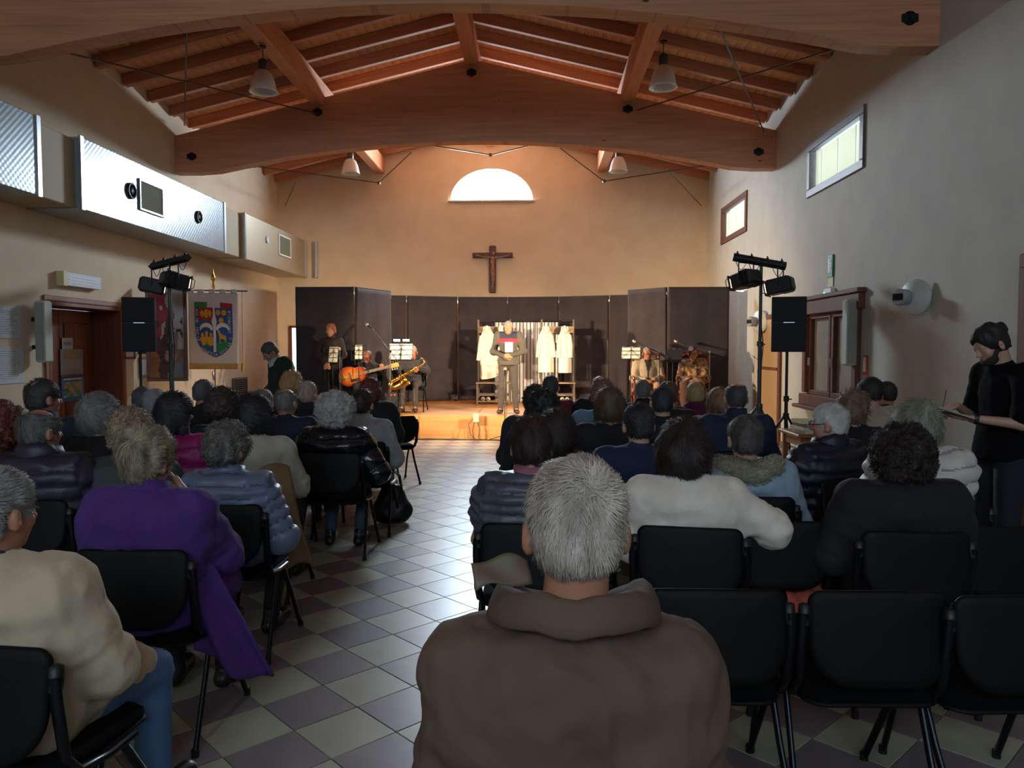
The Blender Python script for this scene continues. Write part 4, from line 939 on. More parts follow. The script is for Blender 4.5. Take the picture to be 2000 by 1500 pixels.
# ================================================================== SDF toolkit
def vnoise(p,freq,seed=0):
    q=p*freq+seed*17.31; i=np.floor(q).astype(np.int64); f=q-i; f=f*f*(3-2*f)
    def h(a,b,c):
        n=(a*73856093)^(b*19349663)^(c*83492791)^(seed*2654435); n=(n^(n>>13))*1274126177; return ((n&0xffff)/32768.0-1)
    r=0
    for dx in (0,1):
        for dy in (0,1):
            for dz in (0,1):
                w=(f[...,0] if dx else 1-f[...,0])*(f[...,1] if dy else 1-f[...,1])*(f[...,2] if dz else 1-f[...,2])
                r=r+w*h(i[...,0]+dx,i[...,1]+dy,i[...,2]+dz)
    return r
def axis(lo,hi,c,fine=()):
    pts=[lo];x=lo
    while x<hi:
        s=c
        for a,b,fs in fine:
            if a-.02<=x<=b: s=min(s,fs)
        x+=s; pts.append(x)
    return np.array(pts)
class Field:
    def __init__(s,xs,ys,zs): s.x,s.y,s.z=xs,ys,zs; s.F=np.full((len(xs),len(ys),len(zs)),.5,dtype=np.float32)
    def _reg(s,lo,hi):
        sl=[]
        for a,l,h in zip((s.x,s.y,s.z),lo,hi):
            i=max(0,np.searchsorted(a,l)-1); j=min(len(a),np.searchsorted(a,h)+1); sl.append(slice(i,j))
        X,Y,Z=np.meshgrid(s.x[sl[0]],s.y[sl[1]],s.z[sl[2]],indexing='ij'); return tuple(sl),np.stack([X,Y,Z],-1)
    def _comb(s,sl,d,k,op):
        if d.size==0: return
        a=s.F[sl]
        if op=='u':
            h=np.clip(.5+.5*(a-d)/k,0,1); s.F[sl]=a+(d-a)*h-k*h*(1-h)
        elif op=='s':
            d=-d; h=np.clip(.5-.5*(a-d)/k,0,1); s.F[sl]=a+(d-a)*h+k*h*(1-h)
    def ell(s,c,r,k=.02,R=None,op='u'):
        c=np.array(c); r=np.array(r); m=max(r)+k+.015
        sl,P=s._reg(c-m,c+m); q=P-c
        if R is not None: q=q@np.array(R)
        k0=np.linalg.norm(q/r,axis=-1); k1=np.linalg.norm(q/(r*r),axis=-1)+1e-9
        s._comb(sl,k0*(k0-1)/k1,k,op); return s
    def cap(s,a,b,ra,rb,k=.02,sc=None,op='u'):
        """round cone; sc: anisotropic scale (sx,sy,sz) of the cross section (space scaling)"""
        a=np.array(a,float); b=np.array(b,float); m=max(ra,rb)*(max(sc) if sc else 1)+k+.015
        lo=np.minimum(a,b)-m; hi=np.maximum(a,b)+m; sl,P=s._reg(lo,hi); q=P-a; ab=b-a
        if sc: S=1/np.array(sc); q=q*S; ab=ab*S
        t=np.clip((q@ab)/(ab@ab+1e-9),0,1); d=np.linalg.norm(q-t[...,None]*ab,axis=-1)-(ra+(rb-ra)*t)
        s._comb(sl,d,k,op); return s
    def chain(s,pts,rs,k=.02,sc=None):
        for a,b,ra,rb in zip(pts[:-1],pts[1:],rs[:-1],rs[1:]): s.cap(a,b,ra,rb,k,sc)
        return s
    def cut_below(s,z,k=.01):
        d=s.z[None,None,:]-z; a=s.F; d=np.broadcast_to(-d,a.shape); h=np.clip(.5-.5*(a-d)/k,0,1); s.F=(a+(d-a)*h+k*h*(1-h)).astype(np.float32); return s
    def mesh(s):
        F=s.F; F[0]=F[-1]=.5; F[:,0]=F[:,-1]=.5; F[:,:,0]=F[:,:,-1]=.5
        S=F<0; n=0
        c=np.zeros((F.shape[0]-1,F.shape[1]-1,F.shape[2]-1),np.int8)
        for i in (0,1):
            for j in (0,1):
                for k in (0,1): c+=S[i:i-1 or None,j:j-1 or None,k:k-1 or None]
        act=(c>0)&(c<8); I=np.argwhere(act)
        if len(I)==0: return np.zeros((0,3)),np.zeros((0,4),int)
        id_=np.full(act.shape,-1,np.int64); id_[act]=np.arange(len(I))
        acc=np.zeros((len(I),3)); cnt=np.zeros(len(I)); ax=[s.x,s.y,s.z]
        for a in range(3):
            o=[b for b in range(3) if b!=a]
            for u in (0,1):
                for v in (0,1):
                    A=I.copy(); A[:,o[0]]+=u; A[:,o[1]]+=v; B=A.copy(); B[:,a]+=1
                    fa=F[tuple(A.T)]; fb=F[tuple(B.T)]; m=(fa<0)!=(fb<0); A=A[m]; fa=fa[m]; fb=fb[m]; t=fa/(fa-fb)
                    P=np.stack([ax[d][A[:,d]] for d in range(3)],1); P[:,a]+=t*(ax[a][A[:,a]+1]-ax[a][A[:,a]])
                    acc[m]+=P; cnt[m]+=1
        V=acc/cnt[:,None]; Q=[]
        for a in range(3):
            sh=[slice(None)]*3; sh2=[slice(None)]*3; sh[a]=slice(0,-1); sh2[a]=slice(1,None)
            s0=S[tuple(sh)]; s1=S[tuple(sh2)]; E=np.argwhere(s0!=s1); o=[(a+1)%3,(a+2)%3]
            ok=(E[:,o[0]]>0)&(E[:,o[1]]>0); E=E[ok]
            def cell(u,v): A=E.copy(); A[:,o[0]]-=u; A[:,o[1]]-=v; return id_[tuple(A.T)]
            q=np.stack([cell(1,1),cell(0,1),cell(0,0),cell(1,0)],1); fl=s0[tuple(E.T)]==False; q[fl]=q[fl][:,::-1]
            Q.append(q)
        Q=np.concatenate(Q); Q=Q[(Q>=0).all(1)]; return V,Q
def vnormals(V,F):
    n=np.cross(V[F[:,2]]-V[F[:,0]],V[F[:,3]]-V[F[:,1]]); N=np.zeros_like(V)
    for k in range(4): np.add.at(N,F[:,k],n)
    return N/(np.linalg.norm(N,axis=1)[:,None]+1e-12)
def smooth_mesh(V,F,it=2,lam=.5):
    for _ in range(it):
        A=np.zeros_like(V); c=np.zeros(len(V))
        for k in range(4):
            a,b=F[:,k],F[:,(k+1)%4]; np.add.at(A,a,V[b]); np.add.at(A,b,V[a]); np.add.at(c,a,1); np.add.at(c,b,1)
        V=V+lam*(A/np.maximum(c,1)[:,None]-V)
    return V
def rotm(yaw=0,pitch=0,roll=0):
    """head frame: yaw + = turn to the left, pitch + = look down"""
    cy,sy=math.cos(yaw),math.sin(yaw); cp,sp=math.cos(-pitch),math.sin(-pitch); cr,sr=math.cos(roll),math.sin(roll)
    Z=np.array([[cy,-sy,0],[sy,cy,0],[0,0,1]]); X=np.array([[1,0,0],[0,cp,-sp],[0,sp,cp]]); Y=np.array([[cr,0,sr],[0,1,0],[-sr,0,cr]]); return Z@X@Y
# hands -------------------------------------------------------------
_HAND={}
def hand_mesh(curl,side,res):
    k=(round(curl,2),side,res)
    if k in _HAND: return _HAND[k]
    f=Field(np.arange(-.07,.075,res),np.arange(-.03,.215,res),np.arange(-.12,.045,res)); 
    f.cap((-.012,.02,0),(-.020,.085,0),.016,.014,.012,(1.2,1,1)).cap((.014,.02,0),(.022,.085,0),.016,.014,.012,(1.2,1,1)).cap((0,-.02,0),(0,.03,0),.021,.021,.02,(1.2,1,.8))
    f.ell((0,.055,0),(.037,.05,.014),.01)
    for i,(x,L,r,y0) in enumerate(((.029,.072,.0085,.092),(.010,.080,.0088,.098),(-.010,.074,.0083,.095),(-.028,.058,.0074,.087))):
        p=np.array([x,y0-.01,.0]); a=curl*.5
        for j,s in enumerate((.45,.3,.25)):
            d=np.array([x*.35/.09*.3*(1 if j==0 else .6),math.cos(a),-math.sin(a)]); d/=np.linalg.norm(d); q=p+d*L*s*1.1
            f.cap(p,q,r,r*.92,.004); p=q; a+=curl*.9
    p=np.array([.026,.03,-.004]); q=p+np.array([.028,.035,-.014-.01*curl]); f.cap(p,q,.014,.0105,.01); q2=q+np.array([.010-.02*curl,.032,-.012*curl-.004]); f.cap(q,q2,.0102,.0088,.004)
    V,F=f.mesh(); V=smooth_mesh(V,F,1,.3)
    if side<0: V=V*np.array([-1,1,1]); F=F[:,::-1]
    _HAND[k]=(V,F); return _HAND[k]
def place_hand(curl,side,res,wrist,direction,palm,s=1.0):
    V,F=hand_mesh(curl,side,res); y=np.array(direction,float); y/=np.linalg.norm(y); z=-np.array(palm,float); z=z-y*(z@y); z/=np.linalg.norm(z); x=np.cross(y,z)
    return (V*s)@np.stack([x,y,z])+np.array(wrist),F
def merge(parts):
    V=[];F=[];o=0
    for v,f in parts: V.append(v); F.append(f+o); o+=len(v)
    return np.concatenate(V),np.concatenate(F)
# poses -------------------------------------------------------------
def seated(Zh,w=.185,hy=.03,lean=0,hx=0,arms='lap',legs='n',sdrop=.045):
    """local frame, +y = facing, origin on floor under the pelvis. Zh head-centre height"""
    nb=Zh-.165; z0=.54; T=nb-z0
    hy=hy+lean
    J=dict(pel=(0,0,z0),wai=(hx*.2,-.01+lean*.2,z0+T*.38),che=(hx*.45,-.015+lean*.55,z0+T*.70),nek=(hx*.85,-.015+lean*.85,nb),head=(hx,hy,Zh))
    sz=nb-sdrop
    J['shl']=(-w+hx*.7,-.01+lean*.8,sz); J['shr']=(w+hx*.7,-.01+lean*.8,sz)
    A={'out':((.20,.03,-.15),(.25,.25,-.17)),'down':((.03,.03,-.25),(-.03,.25,-.36)),'lap':((.06,.06,-.26),(-.13,.27,-.36)),'wide':((.09,.03,-.26),(.0,.25,-.38)),'fold':((.07,.08,-.25),(-.22,.22,-.27)),'phone':((.05,.08,-.25),(-.1,.3,-.18)),'chin':((.05,.16,-.22),(-.10,.17,.02)),'rest':((.13,.02,-.25),(.12,.2,-.38))}
    for sd,s in (('l',-1),('r',1)):
        a=arms if isinstance(arms,str) else arms[0 if sd=='l' else 1]
        e,wv=A[a]; S=J['sh'+sd]; J['el'+sd]=(S[0]+s*e[0],S[1]+e[1],S[2]+e[2]); J['wr'+sd]=(S[0]+s*wv[0],S[1]+wv[1],max(S[2]+wv[2],.60))
        k=.12 if legs!='w' else .18
        J['hi'+sd]=(s*.09,.02,.52); J['kn'+sd]=(s*k,.43,.50); J['an'+sd]=(s*(k+.0),.44 if legs!='b' else .25,.09); J['to'+sd]=(s*(k+.02),.60 if legs!='b' else .42,.035)
    J['armdir']=None
    return J
def standing(H,w=.19,feet=.13):
    s=H/1.72; J=dict(pel=(0,0,.93*s),wai=(0,-.005,1.08*s),che=(0,-.01,1.27*s),nek=(0,-.01,1.455*s),head=(0,.03,H-.115))
    for sd,q in (('l',-1),('r',1)):
        J['sh'+sd]=(q*w,-.01,1.405*s); J['el'+sd]=(q*(w+.07),-.02,1.12*s); J['wr'+sd]=(q*.08,.19,1.02*s)
        J['hi'+sd]=(q*.09,0,.9*s); J['kn'+sd]=(q*(.09+feet)/2*1.0,.02,.49*s); J['an'+sd]=(q*feet,-.02,.09); J['to'+sd]=(q*(feet+.03),.14,.035)
    return J
A3=np.array
def skin_mat(c='#b5866b'): return mat('skin',c,.5,0,None,bump=0)
def build_body(J,R,res,hres,hands,skin,root,face=True,fem=False,handpose=None):
    allp=[A3(v) for k,v in J.items() if k not in('armdir',)]
    lo=np.min(allp,0)-.17; hi=np.max(allp,0)+.17; lo[2]=-.01; C=A3(J['head']); hi[2]=C[2]+.16
    fx=[(C[0]-.105,C[0]+.105,hres)]; fy=[(C[1]-.13,C[1]+.14,hres)]; fz=[(C[2]-.13,C[2]+.14,hres)]
    f=Field(axis(lo[0],hi[0],res,fx),axis(lo[1],hi[1],res,fy),axis(lo[2],hi[2],res,fz))
    k=.05
    f.ell(J['pel'],(.155,.11,.12),k); f.ell(J['wai'],(.125,.09,.15),k); f.ell(J['che'],(.145,.10,.16),k)
    f.cap(J['shl'],J['shr'],.045,.045,k); 
    for s in 'lr':
        f.cap(J['sh'+s],J['el'+s],.045,.036,.03); f.cap(J['el'+s],J['wr'+s],.036,.024,.02)
        f.cap(J['hi'+s],J['kn'+s],.075,.052,.04); f.cap(J['kn'+s],J['an'+s],.052,.036,.02); f.cap(J['an'+s],J['to'+s],.032,.022,.02)
    o=lambda *v: C+R@A3(v)
    f.cap(o(0,-.03,-.05),J['nek'],.056,.064,.03)
    k=.018
    f.ell(o(0,-.014,.034),(.074,.094,.082),k,R); f.ell(o(0,.03,-.022),(.060,.060,.080),.03,R); f.ell(o(0,.036,-.072),(.044,.044,.038),.03,R); f.ell(o(0,.066,-.094),(.018,.016,.015),.02,R)
    f.cap(o(-.034,.074,.022),o(.034,.074,.022),.012,.012,.012); 
    for s in (-1,1):
        f.ell(o(s*.030,.092,.004),(.016,.010,.011),.008,R,'s'); f.ell(o(s*.040,.062,-.030),(.02,.02,.02),.02,R)
        f.ell(o(s*.088,-.008,-.014),(.014,.021,.034),.006,R@rotm(s*-.5))
        f.ell(o(s*.100,.004,-.010),(.007,.011,.019),.005,R@rotm(s*-.5),'s')
        f.ell(o(s*.030,.080,.004),(.0125,.0125,.0115),.002,R)
    f.cap(o(0,.086,.012),o(0,.108,-.026),.008,.0125,.008); f.ell(o(0,.098,-.032),(.017,.011,.009),.006,R)
    f.cap(o(-.018,.084,-.058),o(.018,.084,-.058),.0075,.0075,.005); f.cap(o(-.015,.083,-.068),o(.015,.083,-.068),.008,.008,.005); f.cap(o(-.02,.094,-.0625),o(.02,.094,-.0625),.003,.003,.003,None,'s')
    V,F=f.mesh(); parts=[(V,F)]
    for i,(s,sd) in enumerate((('l',-1),('r',1))):
        w=A3(J['wr'+s]); e=A3(J['el'+s]); d=w-e; d/=np.linalg.norm(d)
        hp=(handpose or {}).get(s); pd=(0,-.3,-1) if hp is None else hp[1]; dd=d if hp is None or hp[0] is None else hp[0]; cu=.5 if hp is None else hp[2]
        parts.append(place_hand(cu,sd,hands,w+A3(dd)/np.linalg.norm(dd)*.012,dd,pd,.95))
    V,F=merge(parts)
    return obj('body',mesh_np('body',V,F,skin),root)
def bone_coord(P,segs):
    """for each vertex: arc coordinate along nearest bone; segs list of (a,b,r)"""
    best=np.full(len(P),9e9); co=np.zeros(len(P)); which=np.zeros(len(P),int)
    for n,(a,b,r) in enumerate(segs):
        a=A3(a);b=A3(b);ab=b-a;t=np.clip(((P-a)@ab)/(ab@ab),0,1);d=np.linalg.norm(P-a-t[:,None]*ab,axis=1)/r
        m=d<best; best[m]=d[m]; co[m]=t[m]*np.linalg.norm(ab); which[m]=n
    return co,which
def torso_mesh(J,top,res,fem):
    """jacket / sweater"""
    t=top.get('t',.02); hem=top.get('hem',.0); P=J['pel']; seated_=P[2]<.7
    allp=[A3(J[k]) for k in ('pel','che','nek','shl','shr','ell','elr','wrl','wrr')]
    lo=np.min(allp,0)-.22; hi=np.max(allp,0)+.2
    if not seated_: lo[2]=P[2]-.20-hem
    else: lo[2]=max(.44,P[2]-.14)
    hi[2]=J['nek'][2]+.12
    f=Field(axis(lo[0],hi[0],res),axis(lo[1],hi[1],res),axis(lo[2],hi[2],res)); g=top.get('fat',1.0)
    k=.06
    f.ell(J['pel'],(.17*g+t,.12*g+t,.13+t),k); f.ell(J['wai'],(.145*g+t,.108*g+t,.17),k); f.ell(J['che'],(.158*g+t,.112+t,.18),k)
    f.cap(J['shl'],J['shr'],.052+t,.052+t,k)
    bl=A3(J['che'])+A3((0,-.05,.06)); f.cap(bl+A3((-.09,0,0)),bl+A3((.09,0,0)),.075+t*.8,.075+t*.8,.05)
    f.cap(J['nek'],A3(J['nek'])+A3((0,0,.01)),.065+t*.4,.058+t*.3,.04)
    if top.get('boxy',t>=.025):
        for s,q in (('l',-1),('r',1)):
            S=A3(J['sh'+s]); w_=A3(J['wai']); f.cap((S[0]*.78,S[1]-.01,S[2]-.06),(w_[0]+(S[0]-w_[0])*.62,w_[1]-.0,w_[2]-.02),.085+t*.7,.10+t*.7,.06)
            if seated_: E_=A3(J['el'+s]); f.cap((S[0]*.9,S[1]-.0,S[2]-.10),((S[0]+E_[0])/2,E_[1],E_[2]+.04),.07+t*.5,.055+t*.5,.06)
    sl=top.get('sleeve',1.0)
    for s in 'lr':
        w=A3(J['wr'+s]); e=A3(J['el'+s]); S=A3(J['sh'+s])
        if sl>=1:
            f.cap(S,e,.058+t,.048+t,.035); w2=e+(w-e)*.97; f.cap(e,w2,.047+t,.034+t*.8,.03)
            if top.get('slouch',1): m=(S+e)/2; f.ell(e,(.055+t,.055+t,.055+t),.03)
        else:
            e2=S+(e-S)*sl*1.6; f.cap(S,e2,.062+t,.060+t,.03)
    if not seated_: 
        f.cap(A3(P)+A3((0,0,.05)),A3(P)-A3((0,0,hem+.02)),.15*g+t,.155*g+t,.05,(1.08,.78,1)); f.cut_below(P[2]-.06-hem,.006)
    if top.get('lap') : f.cap((-.09,.05,.54),(-.13,.36,.52),.09+t,.07+t,.05); f.cap((.09,.05,.54),(.13,.36,.52),.09+t,.07+t,.05)
    if seated_ and P[2]>.5:
        YY=f.y[None,:,None]; ZZ=f.z[None,None,:]; pl=-.150-YY-np.maximum(0,ZZ-.80)*1.2; pl=np.broadcast_to(pl,f.F.shape); k_=.02; h_=np.clip(.5-.5*(f.F-pl)/k_,0,1); f.F=(f.F+(pl-f.F)*h_+k_*h_*(1-h_)).astype(np.float32)
    # hollow neck
    n=A3(J['nek']); f.cap(n+A3((0,.0,.045)),n+A3((0,.03,.2)),.058,.07,.01,None,'s')
    V,F=f.mesh(); 
    if len(V)==0: return V,F
    V=smooth_mesh(V,F,2,.5); N=vnormals(V,F)
    segs=[(J['pel'],tuple(A3(J['nek'])+A3((0,0,.2))),.17),(J['shl'],J['ell'],.07),(J['ell'],J['wrl'],.055),(J['shr'],J['elr'],.07),(J['elr'],J['wrr'],.055)]
    co,wh=bone_coord(V,segs); sd=top.get('seed',1); wr=top.get('wr',1.0)
    d=np.zeros(len(V))
    if top.get('quilt'):
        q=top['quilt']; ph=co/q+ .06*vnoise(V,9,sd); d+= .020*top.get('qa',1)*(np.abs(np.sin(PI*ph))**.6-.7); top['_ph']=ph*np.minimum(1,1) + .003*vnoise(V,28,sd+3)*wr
    # folds: stretched noise, stronger at elbows / waist
    rg=1-np.abs(vnoise(V*A3((1,1,.7)),9,sd+5)); d+= wr*(.007*vnoise(V*A3((1,1,1.8)),11,sd)+.0035*vnoise(V*A3((1.3,1.3,1)),26,sd+1)+.007*(rg**3-.4))
    el=np.exp(-((np.minimum(np.linalg.norm(V-A3(J['ell']),axis=1),np.linalg.norm(V-A3(J['elr']),axis=1)))/.09)**2)
    d+=wr*el*.006*np.sin(co*110+vnoise(V,14,sd)*2)*(wh>0)
    V=V+N*d[:,None]
    if seated_: V[:,1]=np.maximum(V[:,1],-.152-np.maximum(0,V[:,2]-.80)*1.6)
    return V,F
def collar_mesh(J,t,kind,res=.01):
    n=A3(J['nek']); h=A3(J['head']); up=(h-n); up/=np.linalg.norm(up)
    mb=MB(); nn=28
    if kind=='stand': prof=[(.060,.0),(.066,.035),(.070,.075),(.078,.078),(.080,.04),(.085,-.01)]; tilt=.3
    elif kind=='puffy': prof=[(.062,.0),(.066,.05),(.074,.088),(.098,.088),(.112,.05),(.108,.0),(.10,-.03)]; tilt=.3
    elif kind=='shirt': prof=[(.058,.01),(.060,.045),(.066,.052),(.075,.03),(.088,-.01)]; tilt=.45
    elif kind=='roll': prof=[(.056,.0),(.056,.07),(.064,.084),(.074,.07),(.074,.02),(.07,-.02)]; tilt=.1
    elif kind=='big': prof=[(.066,-.02),(.085,.030),(.108,.052),(.124,.055),(.133,.048),(.146,.020),(.150,-.002),(.143,-.008),(.10,-.014)]; tilt=.12
    elif kind=='crew': prof=[(.056,.02),(.060,.034),(.068,.03),(.075,.005)]; tilt=.35
    elif kind=='scarf': prof=[(.058,.0),(.062,.06),(.075,.085),(.10,.07),(.105,.03),(.095,-.01),(.08,-.03)]; tilt=.2
    P=[]
    for r,z in prof:
        for k in range(nn):
            a=2*PI*k/nn; x,y=math.cos(a)*r*1.08,math.sin(a)*r*1.02; zz=z-tilt*y*.9+ (.004*math.sin(a*5)+.003*math.sin(a*9+1))*(kind in('scarf','puffy','big'))
            if kind in('shirt','big','stand') and y>.03: zz-=(y-.03)*.5
            zz+=(.012 if kind=='big' else 0); P.append(n+A3((x,y+.002,zz))+A3((up[0],up[1],0))*z*1.0)
    F=[(i*nn+k,i*nn+(k+1)%nn,(i+1)*nn+(k+1)%nn,(i+1)*nn+k) for i in range(len(prof)-1) for k in range(nn)]
    return np.array(P)+A3((0,-.006,0))*0,np.array(F)
def legs_mesh(J,t,res,seed,flare=0):
    allp=[A3(J[k+s]) for k in('hi','kn','an') for s in 'lr']+[A3(J['pel'])]; lo=np.min(allp,0)-.17; hi=np.max(allp,0)+.17; lo[2]=.04
    f=Field(axis(lo[0],hi[0],res),axis(lo[1],hi[1],res),axis(lo[2],hi[2],res)); f.ell(J['pel'],(.165+t,.115+t,.12+t),.05)
    for s in 'lr': f.cap(J['hi'+s],J['kn'+s],.086+t,.062+t,.04); f.cap(J['kn'+s],J['an'+s],.062+t,.046+t+flare,.02)
    f.cut_below(.07,.005); V,F=f.mesh()
    if len(V)==0: return V,F
    V=smooth_mesh(V,F,2,.5); N=vnormals(V,F); d=.005*vnoise(V*A3((1,1,1.6)),12,seed)+.003*vnoise(V,26,seed); kn=np.exp(-(np.minimum(np.linalg.norm(V-A3(J['knl']),axis=1),np.linalg.norm(V-A3(J['knr']),axis=1))/.09)**2)
    d+=kn*.004*np.sin(V[:,2]*120); return V+N*d[:,None],F
def shoe_mesh(J,s,res=.011):
    a=A3(J['an'+s]); b=A3(J['to'+s]); lo=np.minimum(a,b)-.09; hi=np.maximum(a,b)+.1; lo[2]=-.005; d=b-a; d[2]=0; d/=np.linalg.norm(d)
    f=Field(axis(lo[0],hi[0],res),axis(lo[1],hi[1],res),axis(lo[2],hi[2],res)); f.cap(a-d*.03+A3((0,0,-.05)),b+A3((0,0,.01)),.042,.040,.02); f.cap(a+A3((0,0,.02)),a-A3((0,0,.03)),.043,.045,.02); f.cut_below(.004,.004)
    V,F=f.mesh(); return smooth_mesh(V,F,1,.4),F
# hair --------------------------------------------------------------
def hair_mesh(C,R,style,res,seed):
    f=Field(*[axis(C[i]-.20,C[i]+.20,res) for i in range(2)],axis(C[2]-.26,C[2]+.2,res)); o=lambda *v: C+R@A3(v)
    amp,fr_=.003,30; b=.010
    def cap_(b,low=-.055): 
        f.ell(o(0,-.016,.036),(.074+b,.094+b,.083+b),.01,R); f.ell(o(0,-.045,low+.03),(.062+b*.8,.055+b,.06),.03,R)
    def face(k=.012,d=0,top=.045):
        f.ell(o(0,.105,-.045),(.082,.075,.10),k,R,'s'); f.ell(o(0,.12,top-.01),(.07,.05,.055),k,R,'s')
    def ears():
        for s in (-1,1): f.ell(o(s*.092,.008,-.024),(.034,.038,.050),.008,R,'s')
    def nape(z,k=.012): f.ell(o(0,-.02,z-.09),(.14,.16,.09),k,R,'s')
    if style in('short','crop','bald','fringe_bald'):
        cap_(.011 if style=='short' else .006); face(); ears(); nape(-.060)
        if style=='bald': f.ell(o(0,-.015,.125),(.060,.082,.052),.008,R,'s')
        if style=='fringe_bald': f.ell(o(0,.02,.12),(.075,.11,.085),.008,R,'s')
        if style=='short': amp=.004
    elif style=='thin_crown': cap_(.010); face(); ears(); nape(-.06); f.ell(o(0,-.072,.108),(.036,.036,.030),.012,R,'s')
    elif style=='short_f': cap_(.019); face(.02,0,.06); nape(-.075); amp,fr_=.008,24
    elif style=='bob':
        cap_(.024); f.ell(o(0,-.035,-.03),(.098,.088,.095),.03,R)
        for s in (-1,1): f.cap(o(s*.08,-.0,.03),o(s*.085,.012,-.085),.024,.022,.03)
        face(.012,0,.06); nape(-.125); amp,fr_=.005,18
    elif style=='bob_full':
        cap_(.026); f.ell(o(0,-.035,-.035),(.112,.098,.10),.03,R)
        for s in (-1,1): f.cap(o(s*.09,-.0,.03),o(s*.09,.02,-.08),.032,.026,.03)
        face(.012,0,.06); nape(-.12); amp,fr_=.010,16
    elif style=='long':
        cap_(.024); f.ell(o(0,-.05,-.05),(.10,.085,.12),.03,R); f.cap(o(.02,-.09,-.08),o(.06,-.085,-.20),.05,.03,.03)
        for s in (-1,1): f.cap(o(s*.08,-.01,.03),o(s*.085,-.0,-.12),.026,.022,.03)
        face(.012,0,.06); amp,fr_=.007,14
    elif style=='ponytail':
        cap_(.018); face(); f.ell(o(0,-.11,.02),(.035,.03,.035),.01,R); f.cap(o(0,-.13,.01),o(.05,-.13,-.10),.045,.05,.02); f.cap(o(.05,-.13,-.10),o(.10,-.10,-.20),.05,.025,.03); amp,fr_=.005,18
    elif style=='bun':
        cap_(.016); face(); f.ell(o(0,-.118,.055),(.036,.036,.040),.006,R); f.ell(o(0,-.135,.03),(.03,.02,.03),.006,R); f.cap(o(0,-.12,.03),o(.01,-.125,-.05),.022,.010,.012); f.cap(o(0,-.1,.0),o(-.02,-.10,-.075),.022,.010,.012); amp,fr_=.007,22
    elif style=='curly':
        cap_(.036); f.ell(o(0,-.03,-.02),(.115,.105,.10),.03,R); face(.02,0,.07); nape(-.11); amp,fr_=.015,38
    elif style=='curly_big':
        f.ell(o(0,-.02,.01),(.122,.120,.122),.02,R); f.ell(o(0,-.03,-.06),(.115,.095,.085),.04,R); face(.02,0,.09); nape(-.14); amp,fr_=.016,40
    elif style=='afro':
        f.ell(o(0,-.015,.035),(.148,.135,.128),.02,R); f.ell(o(0,-.04,-.06),(.118,.095,.08),.04,R); face(.02,0,.08); nape(-.125); amp,fr_=.014,42
    elif style=='curly_short':
        cap_(.028); face(.02,0,.07); nape(-.07); amp,fr_=.012,42
    V,F=f.mesh(); V=smooth_mesh(V,F,1,.4); N=vnormals(V,F); q=(V-C)@R
    st=A3((1,1,1)) if 'curl' in style or style=='afro' else A3((1.0,1.0,.35))
    d=amp*(vnoise(q*st,fr_,seed)+.5*vnoise(q*st,fr_*2.3,seed+2)); return V+N*d[:,None],F
def hair_strands(C,R,V,F,n,L,wd,seed,curl=0,whorl=(0.012,-.085,.075)):
    rng=np.random.default_rng(seed); N=vnormals(V,F); fi=rng.integers(0,len(F),n); u,v=rng.random(n),rng.random(n)
    q=F[fi]; P=(V[q[:,0]]*((1-u)*(1-v))[:,None]+V[q[:,1]]*(u*(1-v))[:,None]+V[q[:,2]]*(u*v)[:,None]+V[q[:,3]]*((1-u)*v)[:,None]); n_=N[q[:,0]]
    W=C+R@A3(whorl); g=P-W; down=np.array([0,0,-1.0])*.02; g=g/(np.linalg.norm(g,axis=1)[:,None]+.02)+down*5*np.clip(np.linalg.norm(g,axis=1)[:,None]*10-.3,0,1)
    g+=(.30+.4*curl)*np.stack([vnoise(P,14,seed+k) for k in range(3)],1)*(1+curl*2)+rng.normal(0,.16,(n,3))
    # swirl around the whorl
    g+=.5*np.cross(n_,P-W)/(np.linalg.norm(P-W,axis=1)[:,None]+.03)
    t=g-n_*np.sum(g*n_,1)[:,None]; t/=np.linalg.norm(t,axis=1)[:,None]+1e-9; s=np.cross(n_,t); l=L*(.6+.8*rng.random(n))[:,None]; w=wd*(.6+.8*rng.random(n))[:,None]
    pts=[]
    for k,(a,lift,ws) in enumerate(((0,-.001,.6),(.35,.004+curl*.006,1),(.7,.006+curl*.004,.8),(1,.004-curl*.006,.05))):
        c=P+t*l*a+n_*(lift*(.6+.8*rng.random(n))[:,None])+s*(curl*.006*math.sin(a*6)*rng.choice([-1,1],n)[:,None]); pts+= [c-s*w*ws/2,c+s*w*ws/2]
    VV=np.stack(pts,1).reshape(-1,3); b=np.arange(n)[:,None]*8; FF=np.concatenate([b+np.array([0,1,3,2]),b+np.array([2,3,5,4]),b+np.array([4,5,7,6])]); return VV,FF
def hair_material(c,c2,key):
    return mat('hair_'+key,c,.62,0,c2,26,(1,1,.5),bump=.35,bscale=120,lo=.3,hi=.7,detail=5)
def glasses(C,R,root,name='glasses'):
    b=MB(); o=lambda *v: tuple(C+R@A3(v))
    for s in (-1,1):
        b.tube([o(s*(.033+.024*math.cos(a)),.107,.0+.019*math.sin(a)) for a in [2*PI*i/14 for i in range(15)]],.0022,5,cap=False); b.tube([o(s*.057,.105,.004),o(s*.078,.08,.004),o(s*.084,.0,.006),o(s*.082,-.02,-.01)],.002,5)
    b.tube([o(-.009,.108,.003),o(.009,.108,.003)],.0022,5); return b.build(name,M_black,root)
def eyes(C,R,root):
    for s in (-1,1):
        b=MB(); b.mi=0; c=C+R@A3((s*.030,.0835,.005)); d=R@A3((0,1,0)); b.lathe([(.002,.0078),(.005,.0068),(.007,.004),(.006,-.004)],tuple(c),tuple(d),10); b.mi=1; b.lathe([(.0045,.0),(.0045,.0095),(.001,.0100)],tuple(c),tuple(d),8)
        b.build('eye',[mat('eye_white','#cfc8c0',.3),mat('iris','#2c211b',.3)],root)
PNO=[0]
